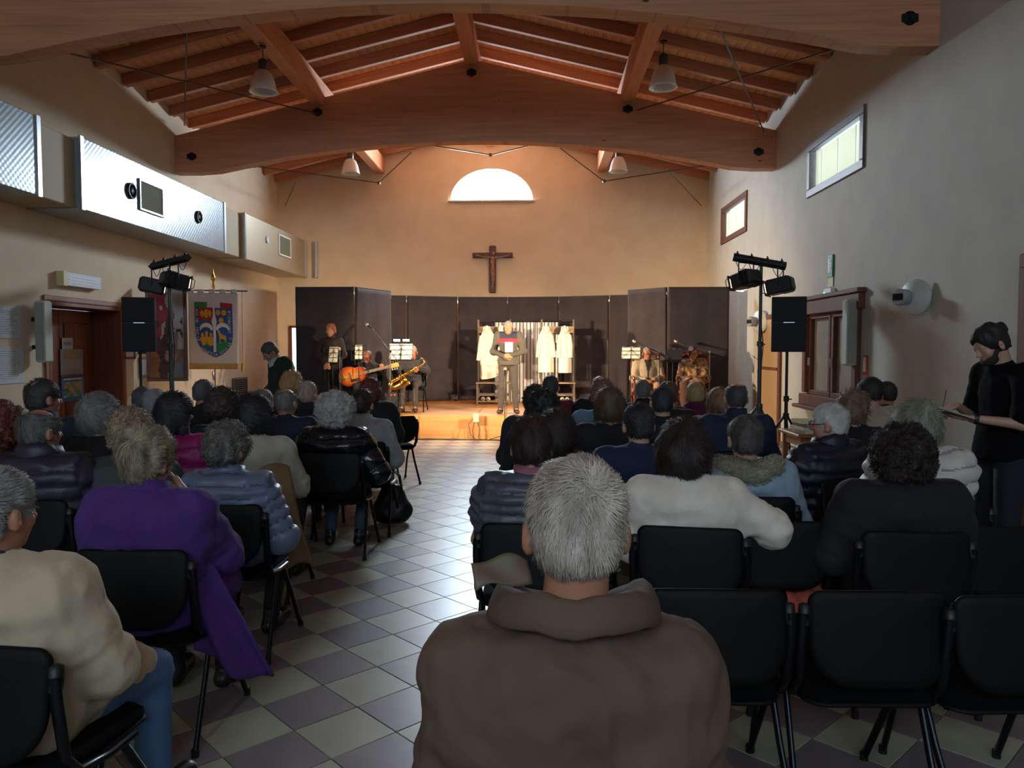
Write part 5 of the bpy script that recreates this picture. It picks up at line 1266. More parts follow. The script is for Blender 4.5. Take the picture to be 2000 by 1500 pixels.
def person(label,loc,rz,J,hair,top,legs=('#22242c',.6),hyaw=0,hpitch=0,hroll=0,skin='#b58a70',res=.016,hres=.010,strands=0,shoes='#1a1817',extra=(),group=None,face=False,handpose=None,fem=False,gl=False,topn='sweater',beard=None):
    PNO[0]+=1; sd=PNO[0]
    root=thing('person',label,'person',loc,rz,group); C=A3(J['head']); R=rotm(hyaw,hpitch,hroll)
    build_body(J,R,max(res*1.25,.016),hres,.0065 if (face or res<.014) else .009,mat('skin'+skin,skin,.5),root,face,fem,handpose)
    style,c1,c2=hair; V,F=hair_mesh(C,R,style,hres*.9,sd); hm=hair_material(c1,c2,c1.strip('#')); parts=[(V,F)]
    me=mesh_np('hair',V,F,hm); ho=obj('hair',me,root)
    if strands:
        cur='curl' in style or style=='afro'; L={'short':.030,'crop':.02,'thin_crown':.028,'bald':.02,'short_f':.036}.get(style,.045 if not cur else .024)
        if style=='bob' or style=='bob_full': L=.055
        VV,FF=hair_strands(C,R,V,F,strands,L,.0022 if res<.012 else .0035,sd,1 if cur else 0); obj('hair_strands',mesh_np('hair_strands',VV,FF,hm),ho)['kind']='stuff'
    top=dict(top); top.setdefault('seed',sd); V,F=torso_mesh(J,top,res,fem)
    ms=top['mat']; mats=[ms] if not isinstance(ms,(list,tuple)) else list(ms); mi=None
    if top.get('quilt'): pf=top['_ph'][F].mean(1); bc=mats[0].node_tree.nodes['Principled BSDF'].inputs['Base Color'].default_value; mats.append(mat('seam_shade_'+mats[0].name,[(.45*v)**.4545 for v in bc[:3]],.8)); mi=(np.abs(np.sin(PI*pf))<.17).astype(int)  # seam faces get a darker copy of the cloth, crease shade put into colour
    if 'mfn' in top: mi=top['mfn']((V[F[:,0]]+V[F[:,2]])/2,J)
    tn=top.get('name',topn); to=obj(tn,mesh_np(tn,V,F,mats,True,mi),root)
    for col in ([top['collar']] if isinstance(top.get('collar'),str) else top.get('collar',[]) or []):
        kind,cm=(col,mats[0]) if isinstance(col,str) else col
        V,F=collar_mesh(J,top.get('t',.02),kind); obj('scarf' if kind=='scarf' else 'collar',mesh_np('collar',V,F,cm),to)
    if legs:
        V,F=legs_mesh(J,legs[2] if len(legs)>2 else .0,max(res,.016),sd); obj('trousers',mesh_np('trousers',V,F,mat('trousers'+legs[0],legs[0],.85,bump=.2,bscale=60)),root)
        for s in 'lr':
            V,F=shoe_mesh(J,s); obj('shoe',mesh_np('shoe',V,F,mat('shoe'+shoes,shoes,.4)),root)
    if face and hpitch<.4: eyes(C,R,root)
    if gl: glasses(C,R,root)
    return root,J,C,R
def knit(c,c2=None): return mat('knit'+c,c,.9,0,c2,10,bump=.35,bscale=150)
def cloth(c,c2=None): return mat('cloth'+c,c,.85,0,c2,5,bump=.2,bscale=70)
def nylon(c,c2=None,r=.38): return mat('nylon'+c,c,r,0,c2,6,bump=.2,bscale=30)
# chairs ------------------------------------------------------------
M_seat=mat('black_upholstery','#07080a',.95,bump=.3,bscale=220,spec=.12); M_shell=mat('black_shell','#050608',.6,spec=.2,bump=.1,bscale=200); M_tube=mat('chair_tube','#1e2026',.3,.7)
def chair_proto():
    t=thing('stacking_chair','x','chair')
    def rr(w,h,rt,rb,n=6,tw=0):
        P=[]
        for (cx,cy,r,a0) in ((w/2-rt,h/2-rt,rt,0),(-w/2+rt,h/2-rt,rt,PI/2),(-w/2+rb+tw,-h/2+rb,rb,PI),(w/2-rb-tw,-h/2+rb,rb,1.5*PI)):
            for i in range(n+1): a=a0+PI/2*i/n; P.append((cx+r*math.cos(a),cy+r*math.sin(a)))
        return P
    # backrest: plate in xy -> x, z
    B=Matrix.Translation((0,-.225,.655))@Matrix.Rotation(-.13,4,'X')@Matrix(((1,0,0,0),(0,0,1,0),(0,1,0,0),(0,0,0,1)))
    b=MB(); b.plate(rr(.46,.31,.04,.135,6,.0),.022,lambda x,y:.35*x*x,B@Matrix.Translation((0,0,-.008))); o=b.build('backrest',M_shell,t)
    b=MB(); b.plate(rr(.43,.28,.03,.12,6,0),.03,lambda x,y:.35*x*x,B@Matrix.Translation((0,0,.016))); b.build('back_pad',M_seat,o)
    b=MB(); b.plate(rr(.45,.42,.05,.07,5),.05,lambda x,y:-.25*x*x*0+.0,Matrix.Translation((0,.02,.44))); o=b.build('seat',M_seat,t)
    b=MB(); b.plate(rr(.46,.43,.05,.07,5),.022,lambda x,y:.22*x*x,Matrix.Translation((0,.02,.412))); b.build('seat_shell',M_shell,o)
    for s in (-1,1):
        b=MB(); b.tube([(s*.245,-.21,.735),(s*.247,-.205,.66),(s*.243,-.175,.50),(s*.238,-.12,.435),(s*.238,.0,.415),(s*.238,.12,.415)],.0125,8,flat=1.5); b.build('back_upright',M_tube,t)
        b=MB(); b.lathe([(.019,-.03),(.022,0),(.019,.035),(.008,.04)],(s*.24,-.198,.725),(0,.1,1),8); b.build('bracket_cover',M_blackp,t)
        for e in (-1,1):
            b=MB(); b.tube([(s*.238,.02+e*.05,.41),(s*.245,.03+e*.14,.25),(s*.262,.02+e*.265,.015)],.0115,8,flat=1.4); lg=b.build('leg',M_tube,t)
            b=MB(); b.lathe([(.016,0),(.016,.03)],(s*.262,.02+e*.266,0),n=8); b.build('foot_cap',M_blackp,lg)
    b=MB(); b.tube([(-.235,.10,.405),(.235,.10,.405)],.010,6); b.tube([(-.235,-.06,.405),(.235,-.06,.405)],.010,6); b.build('cross_tube',M_tube,t)
    return t
CH0=chair_proto(); _used=[0]
def chair(x,y,rz,label,group='black stacking chairs'):
    o=CH0 if not _used[0] else copy_tree(CH0); _used[0]+=1; o.location=(x,y,0); o.rotation_euler=(0,0,rz); o['label']=label; o['group']=group; return o
# ================================================================== AUDIENCE
def seat(px,py,Y,lab,ch,hair,top,legs=('#20222b',.6),rz=0,hy=.0,hx=0,lean=0,w=.185,arms='lap',lg='n',chair_=True,hyaw=0,hpitch=.05,hroll=0,q=None,cdx=0,sdrop=.045,**kw):
    H=at(px,py,Y); J=seated(H.z,w,hy,lean,hx,arms,lg,sdrop); hl=J['head']; c,s=math.cos(rz),math.sin(rz)
    x=H.x-(c*hl[0]-s*hl[1]); y=H.y-(s*hl[0]+c*hl[1])
    if q is None: q=(.009,.0058,15000) if Y<1.6 else (.0115,.008,5200) if Y<3.7 else (.0135,.009,2600) if Y<5 else (.0165,.0105,900) if Y<6.6 else (.018,.011,300)
    r=person(lab,(x,y,0),rz,J,hair,top,legs,hyaw,hpitch,hroll,res=q[0],hres=q[1],strands=kw.pop('strands',q[2]),group='seated audience',**kw)
    if chair_: chair(x-s*.05+c*cdx,y+c*.05+s*cdx,rz,'black stacking chair '+ch)
    return r
def Tp(m,t=.02,**k): d=dict(mat=m,t=t); d.update(k); return d
JEANS=('#4a6a92',.0,.008)
# ---- foreground man
r,J,C,R=seat(1125,1033,1.40,'grey short-haired man in a brown jacket, nearest to the camera','x',('short','#c2b6a8','#968a7d'),
  Tp(cloth('#5f4b3c','#574437'),.028,fat=1.04,wr=1.5,name='jacket',collar=['big']),('#2a2a30',.6),w=.19,arms='down',skin='#b07a5e',chair_=False,sdrop=.085,hx=.03,hyaw=.06,hpitch=.16,gl=True)
chair(r.location.x,r.location.y+.08,0,'black stacking chair under the nearest man in the brown jacket')
# leaflet at his left hand
def leaflet(loc,rz,label,c1,c2,w=.2,h=.15,tilt=.5):
    t=thing('leaflet',label,'leaflet',loc,rz); b=MB()
    b.sheet(lambda u,v:(-w/2+w*u,h*v*math.cos(tilt),h*v*math.sin(tilt)+w*(.09*math.sin(PI*u)+.05*math.sin(u*7+v*3))),14,8,t=.0015); b.build('sheet',mat('leaflet'+c1,c1,.5,0,c2,9),t); return t
p=at(985,1150,1.30); leaflet((p.x,p.y,p.z),.35,'curled green and brown leaflet held up at the nearest man\'s left side','#5f463d','#55603f',.105,.05,1.0)
# ---- left block
r,J,C,R=seat(-6,1000,2.1,'grey man in a cream jacket and jeans at the left edge, nearest row','under the man in the cream jacket at the left edge',('short','#9a9a98','#73736f'),
  Tp(cloth('#b7a78c','#ab9b82'),.030,fat=1.05,name='jacket',wr=1.4,lap=1,collar=[('shirt',cloth('#26305e'))]),JEANS,w=.20,arms='fold',lg='w',cdx=.05,skin='#a8745c',hyaw=-.25,rz=-.1)
r,J,C,R=seat(290,897,3.05,'blonde-streaked woman in a purple wool coat leaning to her right','under the woman in the purple coat',('short_f','#a89b7c','#4f443a'),
  Tp(knit('#4a2a72','#41246a'),.035,fat=1.05,name='coat',lap=1,wr=1.3,collar=['stand']),('#1c1a26',.6),w=.185,hx=.0,arms=('lap','chin'),hyaw=-.35,hroll=.12)
purp=r
def hang(parent,name,fn,m,nu=18,nv=18,t=.012): b=MB(); b.sheet(fn,nu,nv,t=t); return b.build(name,m,parent)
hang(purp,'coat_tail',lambda u,v:(.17+.05*(1-v)+(.07+.20*(1-v)**.8)*u,-.08+.10*u+.035*math.sin(u*9+v*3)*(1-v),.72-(1-v)*(.50-.16*(1-u)**2)),knit('#4a2a72','#41246a'))
seat(80,842,4.0,'balding grey man in a hooded dark plum puffer jacket, left side','under the balding man in the hooded plum puffer jacket',('fringe_bald','#6d6a68','#4a4745'),
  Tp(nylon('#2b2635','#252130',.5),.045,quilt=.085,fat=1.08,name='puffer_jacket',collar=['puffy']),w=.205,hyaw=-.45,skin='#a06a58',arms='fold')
seat(86,778,4.95,'man with a bald crown and navy jacket near the brown door','under the man with a bald crown near the door',('thin_crown','#3c3838','#2a2828'),Tp(cloth('#1d2238','#171b2e'),.03,name='jacket',collar=['stand']),hyaw=-.55,skin='#9c6a58',gl=True,w=.20)
seat(194,812,4.8,'woman with a smooth grey bob and black top, left side','under the woman with the grey bob',('bob','#7d7d7b','#5d5d5b'),Tp(cloth('#101116'),.02),hyaw=-.5,fem=True,w=.17)
seat(258,850,4.1,'fluffy beige-haired woman in grey-green coat, half behind the purple coat','under the fluffy-haired woman in the grey-green coat',('curly_short','#9d8d72','#7a6a54'),Tp(cloth('#3a4142','#32393a'),.03,name='coat',collar=['stand']),hyaw=-.2,w=.18)
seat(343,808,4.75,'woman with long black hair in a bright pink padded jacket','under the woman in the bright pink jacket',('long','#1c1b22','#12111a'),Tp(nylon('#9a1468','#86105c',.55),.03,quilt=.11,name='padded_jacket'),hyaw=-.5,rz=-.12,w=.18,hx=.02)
seat(447,877,3.92,'woman with tousled grey hair in a silver-blue quilted jacket','under the woman in the silver-blue quilted jacket',('curly_short','#77716c','#4d4946'),
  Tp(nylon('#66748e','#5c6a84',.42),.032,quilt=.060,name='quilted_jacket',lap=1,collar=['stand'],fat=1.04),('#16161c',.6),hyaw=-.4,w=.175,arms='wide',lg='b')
seat(497,813,4.8,'black-haired woman in a cream sweater behind the silver-blue jacket','under the black-haired woman in the cream sweater',('bob','#17141a','#0f0d12'),Tp(knit('#a39d8e','#989284'),.022,collar=['crew']),hyaw=-.45,w=.185,arms='fold')
r,J,C,R=seat(655,805,5.8,'woman with big white curls in a shiny black puffer jacket','under the woman with big white curls',('afro','#b9b6b0','#8d8a85'),
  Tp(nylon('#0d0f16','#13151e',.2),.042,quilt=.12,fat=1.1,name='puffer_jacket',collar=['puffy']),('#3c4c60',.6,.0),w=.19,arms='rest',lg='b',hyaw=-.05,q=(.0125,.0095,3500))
seat(560,786,6.4,'bald-topped grey man in navy jacket left of the white curls','under the bald-topped man in navy',('fringe_bald','#7c7672','#5b5652'),Tp(cloth('#161c33','#12172b'),.025,name='jacket',collar=['shirt']),hyaw=-.3,skin='#a07060',w=.2)
seat(602,770,7.25,'thin white-haired man in dark blue, behind the bald-topped man','under the thin white-haired man',('short','#a09388','#8a6f62'),Tp(cloth('#10141f'),.025,name='jacket',collar=['stand']),hyaw=-.2,skin='#b08070')
seat(570,750,8.2,'woman with curly strawberry-blonde hair in the left front rows','under the strawberry-blonde curly woman',('curly','#b08a5e','#8f6a44'),Tp(cloth('#15171c'),.02),fem=True,w=.17)
seat(515,787,7.3,'short grey-haired woman with a gold necklace, left side','under the short grey-haired woman with a necklace',('short_f','#77726a','#57534d'),Tp(cloth('#191a22'),.02,collar=[('crew',mat('gold_beads','#a6843c',.4,.5))]),hyaw=-.6,w=.17)
seat(437,796,5.6,'brown curly-haired woman in black below the wall vent','under the brown curly-haired woman below the vent',('curly','#3b2c28','#2a1f1d'),Tp(cloth('#0f1015'),.02,collar=['crew']),hyaw=-.4,w=.17)
seat(400,768,7.0,'grey-haired man in a black turtleneck under the banner','under the man in the black turtleneck',('short','#56545a','#3a3940'),Tp(knit('#111417'),.022,collar=['roll']),hyaw=-.55,skin='#9c6c5c')
seat(305,789,6.1,'short silver-haired person in dark coat left of the ponytail','under the silver-haired person in a dark coat',('crop','#85858a','#6c6c72'),Tp(cloth('#15161c'),.025,name='coat',collar=['stand']),hyaw=-.3)
seat(281,782,7.0,'dark grey-haired person in a red coat by the left speaker','under the person in the red coat',('short','#4c4e54','#37393f'),Tp(cloth('#a8322c','#8e2824'),.03,name='coat'),hyaw=-.3)
seat(708,790,6.5,'short brown-haired woman in a white knit cardigan, aisle seat','under the woman in the white knit cardigan',('short_f','#3a2620','#2a1b17'),Tp(knit('#9da0a3','#85888c'),.028,name='cardigan',collar=['stand']),hyaw=-.1,w=.185,arms='wide')
seat(724,766,8.1,'red-haired curly woman in a long black coat, aisle end of row','under the red-haired woman in the long black coat',('curly','#6e3328','#4a211b'),Tp(cloth('#0f1118','#14161e'),.05,fat=1.15,name='coat',lap=1,collar=['stand']),rz=.0,hyaw=.1,w=.19)
chair(at(770,812,8.8).x-.05,8.9,.5,'empty-looking black stacking chair at the front of the left aisle')
seat(3,838,4.15,'person with orange-red hair cut by the left picture edge','under the orange-haired person at the left edge',('curly','#7a3a24','#552416'),Tp(cloth('#2a1216'),.03),hyaw=-.3)
# ---- right block
seat(1038,873,3.55,'brown-haired person in a grey quilted vest with pink collar','under the person in the grey quilted vest',('short_f','#3a221e','#241513'),
  Tp(nylon('#4c4f5a','#454852',.45),.026,quilt=.050,sleeve=.25,name='quilted_vest',collar=[('stand',cloth('#8f5560')),'crew']),('#2b332e',.6),hyaw=-.05,w=.185,arms='fold',hpitch=.12)
r,J,C,R=seat(1337,878,3.5,'woman with a dark brown bob in a cream wool sweater, arm stretched out','under the woman in the cream wool sweater',('bob_full','#2f1c18','#1f1210'),
  Tp(knit('#ddd6c9','#cfc7b8'),.030,fat=1.04,wr=1.2,lap=1),('#222329',.6),hyaw=-.2,w=.19,arms=('lap','out'),hx=-.02,rz=-.15)
J2=J
seat(1088,848,4.4,'auburn-brown haired woman in a black top, second in from the aisle','under the auburn-brown haired woman in black',('bob','#33201d','#221412'),Tp(cloth('#0f0f14'),.02,collar=['crew']),hyaw=-.1,w=.175)
seat(1247,830,4.5,'dark wavy-haired person in a royal navy jacket, right block','under the person in the royal navy jacket',('short','#1d1a1d','#2e2a2c'),Tp(cloth('#1a2347','#151d3d'),.028,name='jacket',collar=['shirt']),hyaw=.15,w=.19)
seat(1062,802,5.4,'black curly-haired person with a pale blue collar, right block','under the black curly-haired person',('curly','#18161a','#0f0e12'),Tp(cloth('#14161d'),.025,name='jacket',collar=[('shirt',cloth('#6f8296'))]),hyaw=-.1)
seat(1045,785,6.4,'brown curly-haired woman in dark grey at the centre aisle','under the brown curly-haired woman at the centre aisle',('curly_short','#3a241c','#281812'),Tp(cloth('#25262e'),.03,name='jacket',collar=['stand']),hyaw=.1)
seat(1075,757,8.0,'short dark grey-haired person in a dark red jacket, front row','under the person in the dark red jacket',('short','#3b3a3f','#2c2b30'),Tp(cloth('#6e1a26','#5c141f'),.025,name='jacket'),hyaw=.05)
seat(1190,793,5.4,'woman with dark blond bob in black jacket with small back label','under the woman with the dark blond bob',('bob','#5c4835','#3c2e22'),Tp(cloth('#0c0e14'),.03,name='jacket'),hyaw=.05,w=.185)
seat(1177,772,6.6,'reddish curly-haired person in a light blue shirt, right block','under the reddish curly-haired person in light blue',('curly_short','#7a5645','#5b3d30'),Tp(cloth('#5f7f98','#557489'),.025,name='shirt'),hyaw=-.2,w=.19)
seat(1172,756,7.9,'bald white-haired man in a black hooded coat, front row','under the bald man in the black hooded coat',('bald','#8e7c72','#75655c'),Tp(cloth('#0e1016'),.04,name='coat',collar=['puffy']),hyaw=.0,skin='#b58672')
seat(1255,764,8.1,'man with cropped grey hair in black, before the beige suit','under the cropped grey-haired man in black',('crop','#6d6a68','#545250'),Tp(cloth('#0d0f15'),.03,name='jacket',collar=['stand']),skin='#a8786a')
seat(1293,787,6.0,'dark grey short-haired man in black, right block centre','under the dark grey-haired man in black',('short','#33343a','#232429'),Tp(cloth('#0e1018'),.03,name='jacket',collar=['shirt']),hyaw=.0,w=.2)
seat(1305,772,7.2,'light brown-haired woman behind the dark grey-haired man','under the light brown-haired woman',('short_f','#5d4435','#463227'),Tp(cloth('#14151b'),.025),hyaw=.0)
seat(1357,772,7.9,'blonde short-haired woman in a magenta purple coat','under the woman in the magenta purple coat',('short_f','#a68a60','#8c7350'),Tp(cloth('#5c1742','#4e1238'),.035,name='coat',collar=['puffy']),hyaw=.0,w=.19)
seat(1403,786,6.9,'brown-haired person with side clip and cream sweater','under the person in the cream sweater with the side clip',('bob','#5a3f2e','#8a6f52'),Tp(knit('#a5977c'),.028),hyaw=.15,w=.18)
seat(1437,778,6.0,'bald man with grey sides in a navy fleece jacket','under the bald man in the navy fleece',('bald','#48454a','#333136'),Tp(cloth('#16233f','#121c35'),.03,name='fleece_jacket',collar=['stand']),skin='#b07a64',hyaw=.0,w=.215)
r,J,C,R=seat(1455,858,4.2,'dark short-haired woman in a pale blue coat with furry hood','under the woman in the pale blue coat with furry hood',('short','#3a3535','#56504d'),
  Tp(nylon('#8fa3b5','#8598aa',.6),.040,name='coat',fat=1.06,lap=1),('#22242c',.6),hyaw=.05,w=.19,arms='wide')
n=A3(J['nek']); b=MB(); pts=[(n[0]+.15*math.sin(a),n[1]-.02-.10*math.cos(a),n[2]-.01+.045*abs(math.sin(a))) for a in [-1.9+3.8*i/18 for i in range(19)]]; b.tube(pts,[.035+.028*math.sin(PI*i/18) for i in range(19)],12)
V=np.array([list(v) for v in b.V[:19*12]]); F=np.array([f for f in b.F if len(f)==4][:18*12]); N=vnormals(V,F)
fm=mat('fur_trim','#9c9a84',.95,0,'#7f7d69',60,bump=.6,bscale=150); fo=b.build('fur_hood',fm,r)
VV,FF=hair_strands(A3((n[0],n[1],n[2])),np.eye(3),V,F,2600,.022,.004,5,1); obj('fur_strands',mesh_np('fur_strands',VV,FF,fm),fo)['kind']='stuff'
seat(1618,828,4.8,'white-haired man with dark glasses in a navy puffer jacket looking left','under the white-haired man in the navy puffer',('short','#d0cfca','#aaa9a4'),
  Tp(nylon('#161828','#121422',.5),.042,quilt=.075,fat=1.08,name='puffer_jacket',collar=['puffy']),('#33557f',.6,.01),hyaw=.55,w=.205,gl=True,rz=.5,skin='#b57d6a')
seat(1760,886,3.45,'woman with a dark curly mane in a black coat, right block','under the dark curly-maned woman',('curly_big','#2a1814','#1b0f0d'),
  Tp(cloth('#0d0d14','#101018'),.035,fat=1.12,name='coat',collar=['stand'],lap=1),hyaw=0,w=.205,arms='wide',strands=7000)
seat(1668,798,5.6,'woman with a dark blond bob and black top leaning to her neighbour','under the dark blond woman in black by the right wall',('bob','#7a6350','#4f3c31'),Tp(cloth('#0d0d12'),.02),('#3d4f6b',.6),hyaw=-.9,hx=.03,w=.175,rz=-.15,hroll=.15)
seat(1697,766,6.5,'dark-haired person in a cream sweater turned to the left','under the dark-haired person in a cream sweater',('short','#2c2526','#1e191a'),Tp(knit('#aaa08c','#9c927f'),.035,fat=1.05),('#46618a',.6),hyaw=.5,hx=-.04,w=.19,rz=.1)
seat(1727,770,7.3,'short-haired dark man in a navy shirt against the right wall','under the short-haired man against the right wall',('crop','#2b2322','#1e1817'),Tp(cloth('#171c2e'),.025,name='shirt',collar=['shirt']),hyaw=.8,w=.19,skin='#a87464')
seat(1790,832,4.15,'ash-blonde woman in a white puffer jacket by the right wall','under the woman in the white puffer jacket',('bob','#8d8c7c','#6b6a5c'),
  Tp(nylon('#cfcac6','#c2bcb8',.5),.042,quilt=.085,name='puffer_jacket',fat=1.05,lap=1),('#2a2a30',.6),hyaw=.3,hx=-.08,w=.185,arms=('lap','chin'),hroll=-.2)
# ---- empty chairs, nearest right rows
for (px,py,Y,rz,lab) in ((1402,1168,2.45,0,'empty black stacking chair just right of the nearest man'),(1722,1168,2.45,.02,'empty black stacking chair in the nearest row, second from the right'),(2005,1185,2.42,.06,'empty black stacking chair cut by the right edge in the nearest row'),
    (1525,1028,3.45,0,'empty black stacking chair with a coral scarf on its seat'),(1965,1042,3.38,.05,'empty black stacking chair at the right edge in the second row')):
    p=at(px,py,Y); chair(p.x,p.y+.23,rz,lab)
# scarf on the empty chair
p=at(1565,1165,3.52); t=thing('scarf','coral fringed scarf draped on the empty chair seat','scarf',(p.x,3.62,.0)); M_coral=mat('coral_knit','#b5503f',.9,0,'#96402f',14,bump=.5,bscale=120)
b=MB(); b.sheet(lambda u,v:(-.09+.18*u+.01*math.sin(v*9),-.19+.30*v,.485-.10*max(0,.25-v)*4*.9+.012*math.sin(u*11+v*6)+.01*math.sin(v*17)),18,20,t=.012); b.build('scarf_cloth',M_coral,t)
b=MB()
for i in range(14): x=-.03+.10*i/13; b.tube([(x,-.19,.40),(x+.004,-.20,.35),(x+.002*math.sin(i),-.195,.30)],.0035,5)
tag(b.build('fringe',M_coral,t),kind='stuff')
# papers on chair / floor on the right
t=leaflet((at(1880,1118,3.9).x,3.9,.475),.1,'white leaflets lying on a chair seat by the right wall','#a9ada6','#8c9a7c',.24,.17,.05)
# handbag beside the aisle
def handbag(x,y,label):
    t=thing('handbag',label,'bag',(x,y,0),.2); f=Field(np.arange(-.26,.27,.015),np.arange(-.2,.21,.015),np.arange(-.02,.5,.015))
    f.ell((0,0,.11),(.19,.12,.13),.05); f.ell((0,0,.22),(.13,.08,.14),.06); f.cut_below(.004,.01); V,F=f.mesh(); V=smooth_mesh(V,F,2); N=vnormals(V,F); V=V+N*(.010*vnoise(V,16,4))[:,None]
    obj('bag_body',mesh_np('bag_body',V,F,nylon('#0c0e14','#101219',.45)),t)
    for s in (-1,1): b=MB(); b.tube([(-.09,s*.04,.30),(-.075,s*.05,.42),(0,s*.05,.50),(.075,s*.05,.42),(.09,s*.04,.30)],.009,8); b.build('handle',M_blackp,t)
    b=MB(); b.tube([(-.1,0,.345),(.1,0,.345)],.006,6); b.build('zip',M_silver,t)
handbag(at(768,1000,6.9).x,6.85,'black soft handbag on the tiled floor beside the aisle')
handbag(at(1010,1140,2.9).x+.1,3.0,'dark bag on the floor behind the chair of the grey vest').__class__ if False else None
t=thing('camel_coat','camel beige coat hanging over the black-haired woman\'s chair','coat',(at(545,900,4.7).x,4.62,0)); 
b=MB(); b.sheet(lambda u,v:(-.26+.36*u+.20*(1-v)*(1.0-.3*u),-.04-.05*math.sin(PI*u)+.02*math.sin(u*9+v*5),.86-.62*(1-v)-.04*math.sin(u*6)),20,20,t=.014); b.build('coat_cloth',cloth('#7d6347','#725a40'),t)
# ================================================================== STANDING PEOPLE
# ponytail man by the right wall, facing left
H=at(1930,690,5.0); J=standing(1.76,.185,.11); J['head']=(0,.10,1.625); J['nek']=(0,.01,1.475)
J['ell']=(-.25,.06,1.13); J['wrl']=(-.13,.31,1.16); J['elr']=(.25,.02,1.13); J['wrr']=(.02,.30,1.23)
s_=H.z/J['head'][2]; rzz=PI/2+.12
root,_,C,R=person('man with a dark bun in black t-shirt and jeans writing on a clipboard',(H.x+.10,H.y,0),rzz,J,('bun','#1d1718','#120e0f'),Tp(mat('black_tshirt','#09090d',1,bump=.2,bscale=60,spec=.15),.014,sleeve=.52,hem=.02,name='tshirt',wr=.8,collar=['crew']),('#11141f',.6,.012),hyaw=.0,hpitch=.55,res=.0125,hres=.0075,strands=0,face=True,skin='#b08a72',handpose={'l':((.45,1,.1),(.1,0,1),.5),'r':((-.35,1,-.25),(0,-.2,-1),.9)})
V,F=hair_mesh(C,R,'crop',.008,3); 
b=MB(); o=lambda *v: tuple(C+R@A3(v)); 
f=Field(*[axis(C[i]-.12,C[i]+.16,.008) for i in range(2)],axis(C[2]-.2,C[2]+.06,.008)); f.ell(C+R@A3((0,.042,-.085)),(.056,.060,.042),.01,R); f.ell(C+R@A3((0,.095,-.062)),(.020,.020,.008),.006,R,'s'); f.ell(C+R@A3((0,.04,-.025)),(.1,.05,.032),.01,R,'s'); [f.cap(C+R@A3((q*.068,.02,-.035)),C+R@A3((q*.03,.065,-.085)),.016,.024,.012) for q in (-1,1)]; V,F=f.mesh()
if len(V): obj('beard',mesh_np('beard',smooth_mesh(V,F,1),F,mat('beard_dark','#2a1f1b',.9)),root)
b=MB(); b.lathe([(.018,-.008),(.022,0),(.018,.008)],o(0,-.098,.036),tuple(R@A3((0,-1,0))),12); b.build('hair_tie',M_white,root)
b=MB(); w=A3(J['wrl']); e=A3(J['ell']); d=(w-e)/np.linalg.norm(w-e); b.lathe([(.034,-.012),(.036,0),(.034,.012)],tuple(w-d*.03),tuple(d),12); b.build('bracelet',M_blackp,root)
# clipboard in his hands
cw=Matrix.Rotation(rzz,4,'Z'); base=Vector(root.location)
cpos=base+cw@Vector((-.06,.44,1.19)); t=thing('clipboard','brown clipboard with white sheets held by the standing man','clipboard',cpos,rzz)
Rb=Matrix.Rotation(-.0,3,'X')@Matrix.Rotation(.30,3,'X')
b=MB(); b.box((0,0,0),(.23,.33,.006),rot=Rb,ch=.002); b.build('board',mat('board_brown','#4a3b2e',.5),t)
for i in range(2):
    b=MB(); b.box((0,-.005,.006+.004*i),(.21,.30,.003),rot=Rb@Matrix.Rotation(.03*i,3,'Z')); b.build('sheet',mat('page_bluish','#a8adb4',.6),t)
b=MB(); b.box(Rb@Vector((0,.15,.012)),(.09,.03,.012),rot=Rb,ch=.003); b.build('clip',M_silver,t)
pc=base+cw@Vector((.0,.41,1.26)); t=thing('pen','dark pen in the right hand of the standing man','pen',pc,rzz); b=MB(); b.tube([(0,0,-.05),(.01,-.03,.07)],[.002,.004],8); b.build('barrel',M_blackp,t); b=MB(); b.tube([(0,0,-.056),(0,0,-.05)],[.0005,.002],6); b.build('nib',M_silver,t)
# bowed man in green sweater by the left wall
H=at(535,688,9.5); J=standing(1.72,.20,.1); J['head']=(0,.12,H.z); J['nek']=(0,.045,1.43); J['wrl']=(-.12,.22,.95); J['wrr']=(.12,.22,.95)
person('standing grey-haired man in a dark green sweater with bowed head, left of stage',(H.x+.07,H.y,0),2.2,J,('short','#4d4a4b','#3a3839'),Tp(knit('#16291f','#12221a'),.028,hem=.04,fat=1.08,collar=[('shirt',cloth('#9aa3a0'))]),('#1b1d24',.6),hpitch=.65,hyaw=.1,skin='#9c6f60',face=True,res=.017,hres=.009)
# ================================================================== PEOPLE ON STAGE
ZSt=ZS+.002
# standing man in the centre
H=at(993,641,13.7); J=standing(1.735,.185,.14); J['head']=(0,.03,H.z-ZS); dz=0
J['ell']=(-.27,-.01,1.13); J['elr']=(.27,-.01,1.13); J['wrl']=(-.05,.19,1.06); J['wrr']=(.06,.19,1.04)
def zipfn(P,J):
    r=np.zeros(len(P),int); x=P[:,0]; z=P[:,2]; m=(np.abs(x)<.155)&(P[:,1]>-.02)|(np.abs(x)<.12); 
    r[(z>1.36)&(np.abs(x)<.155)]=1; r[(z>1.285)&(z<=1.36)&(np.abs(x)<.175)]=2; return r
person('man in a grey zip jacket with red chest stripe standing at centre stage',(H.x,H.y-.03,ZSt),PI,J,('crop','#8a8580','#6f6a66'),
  Tp([cloth('#454039','#3d3832'),cloth('#1c1e2c'),cloth('#96182c')],.012,hem=.0,mfn=zipfn,name='zip_jacket',fat=1.02,wr=.8,collar=[('stand',cloth('#2a2c3a'))]),('#352e2a',.6,.006),face=True,skin='#b9694c',res=.013,hres=.007,hpitch=.06,strands=500,handpose={'l':((1,.3,-.1),(0,-1,-.2),.9),'r':((-1,.35,.0),(0,-1,-.3),.9)})
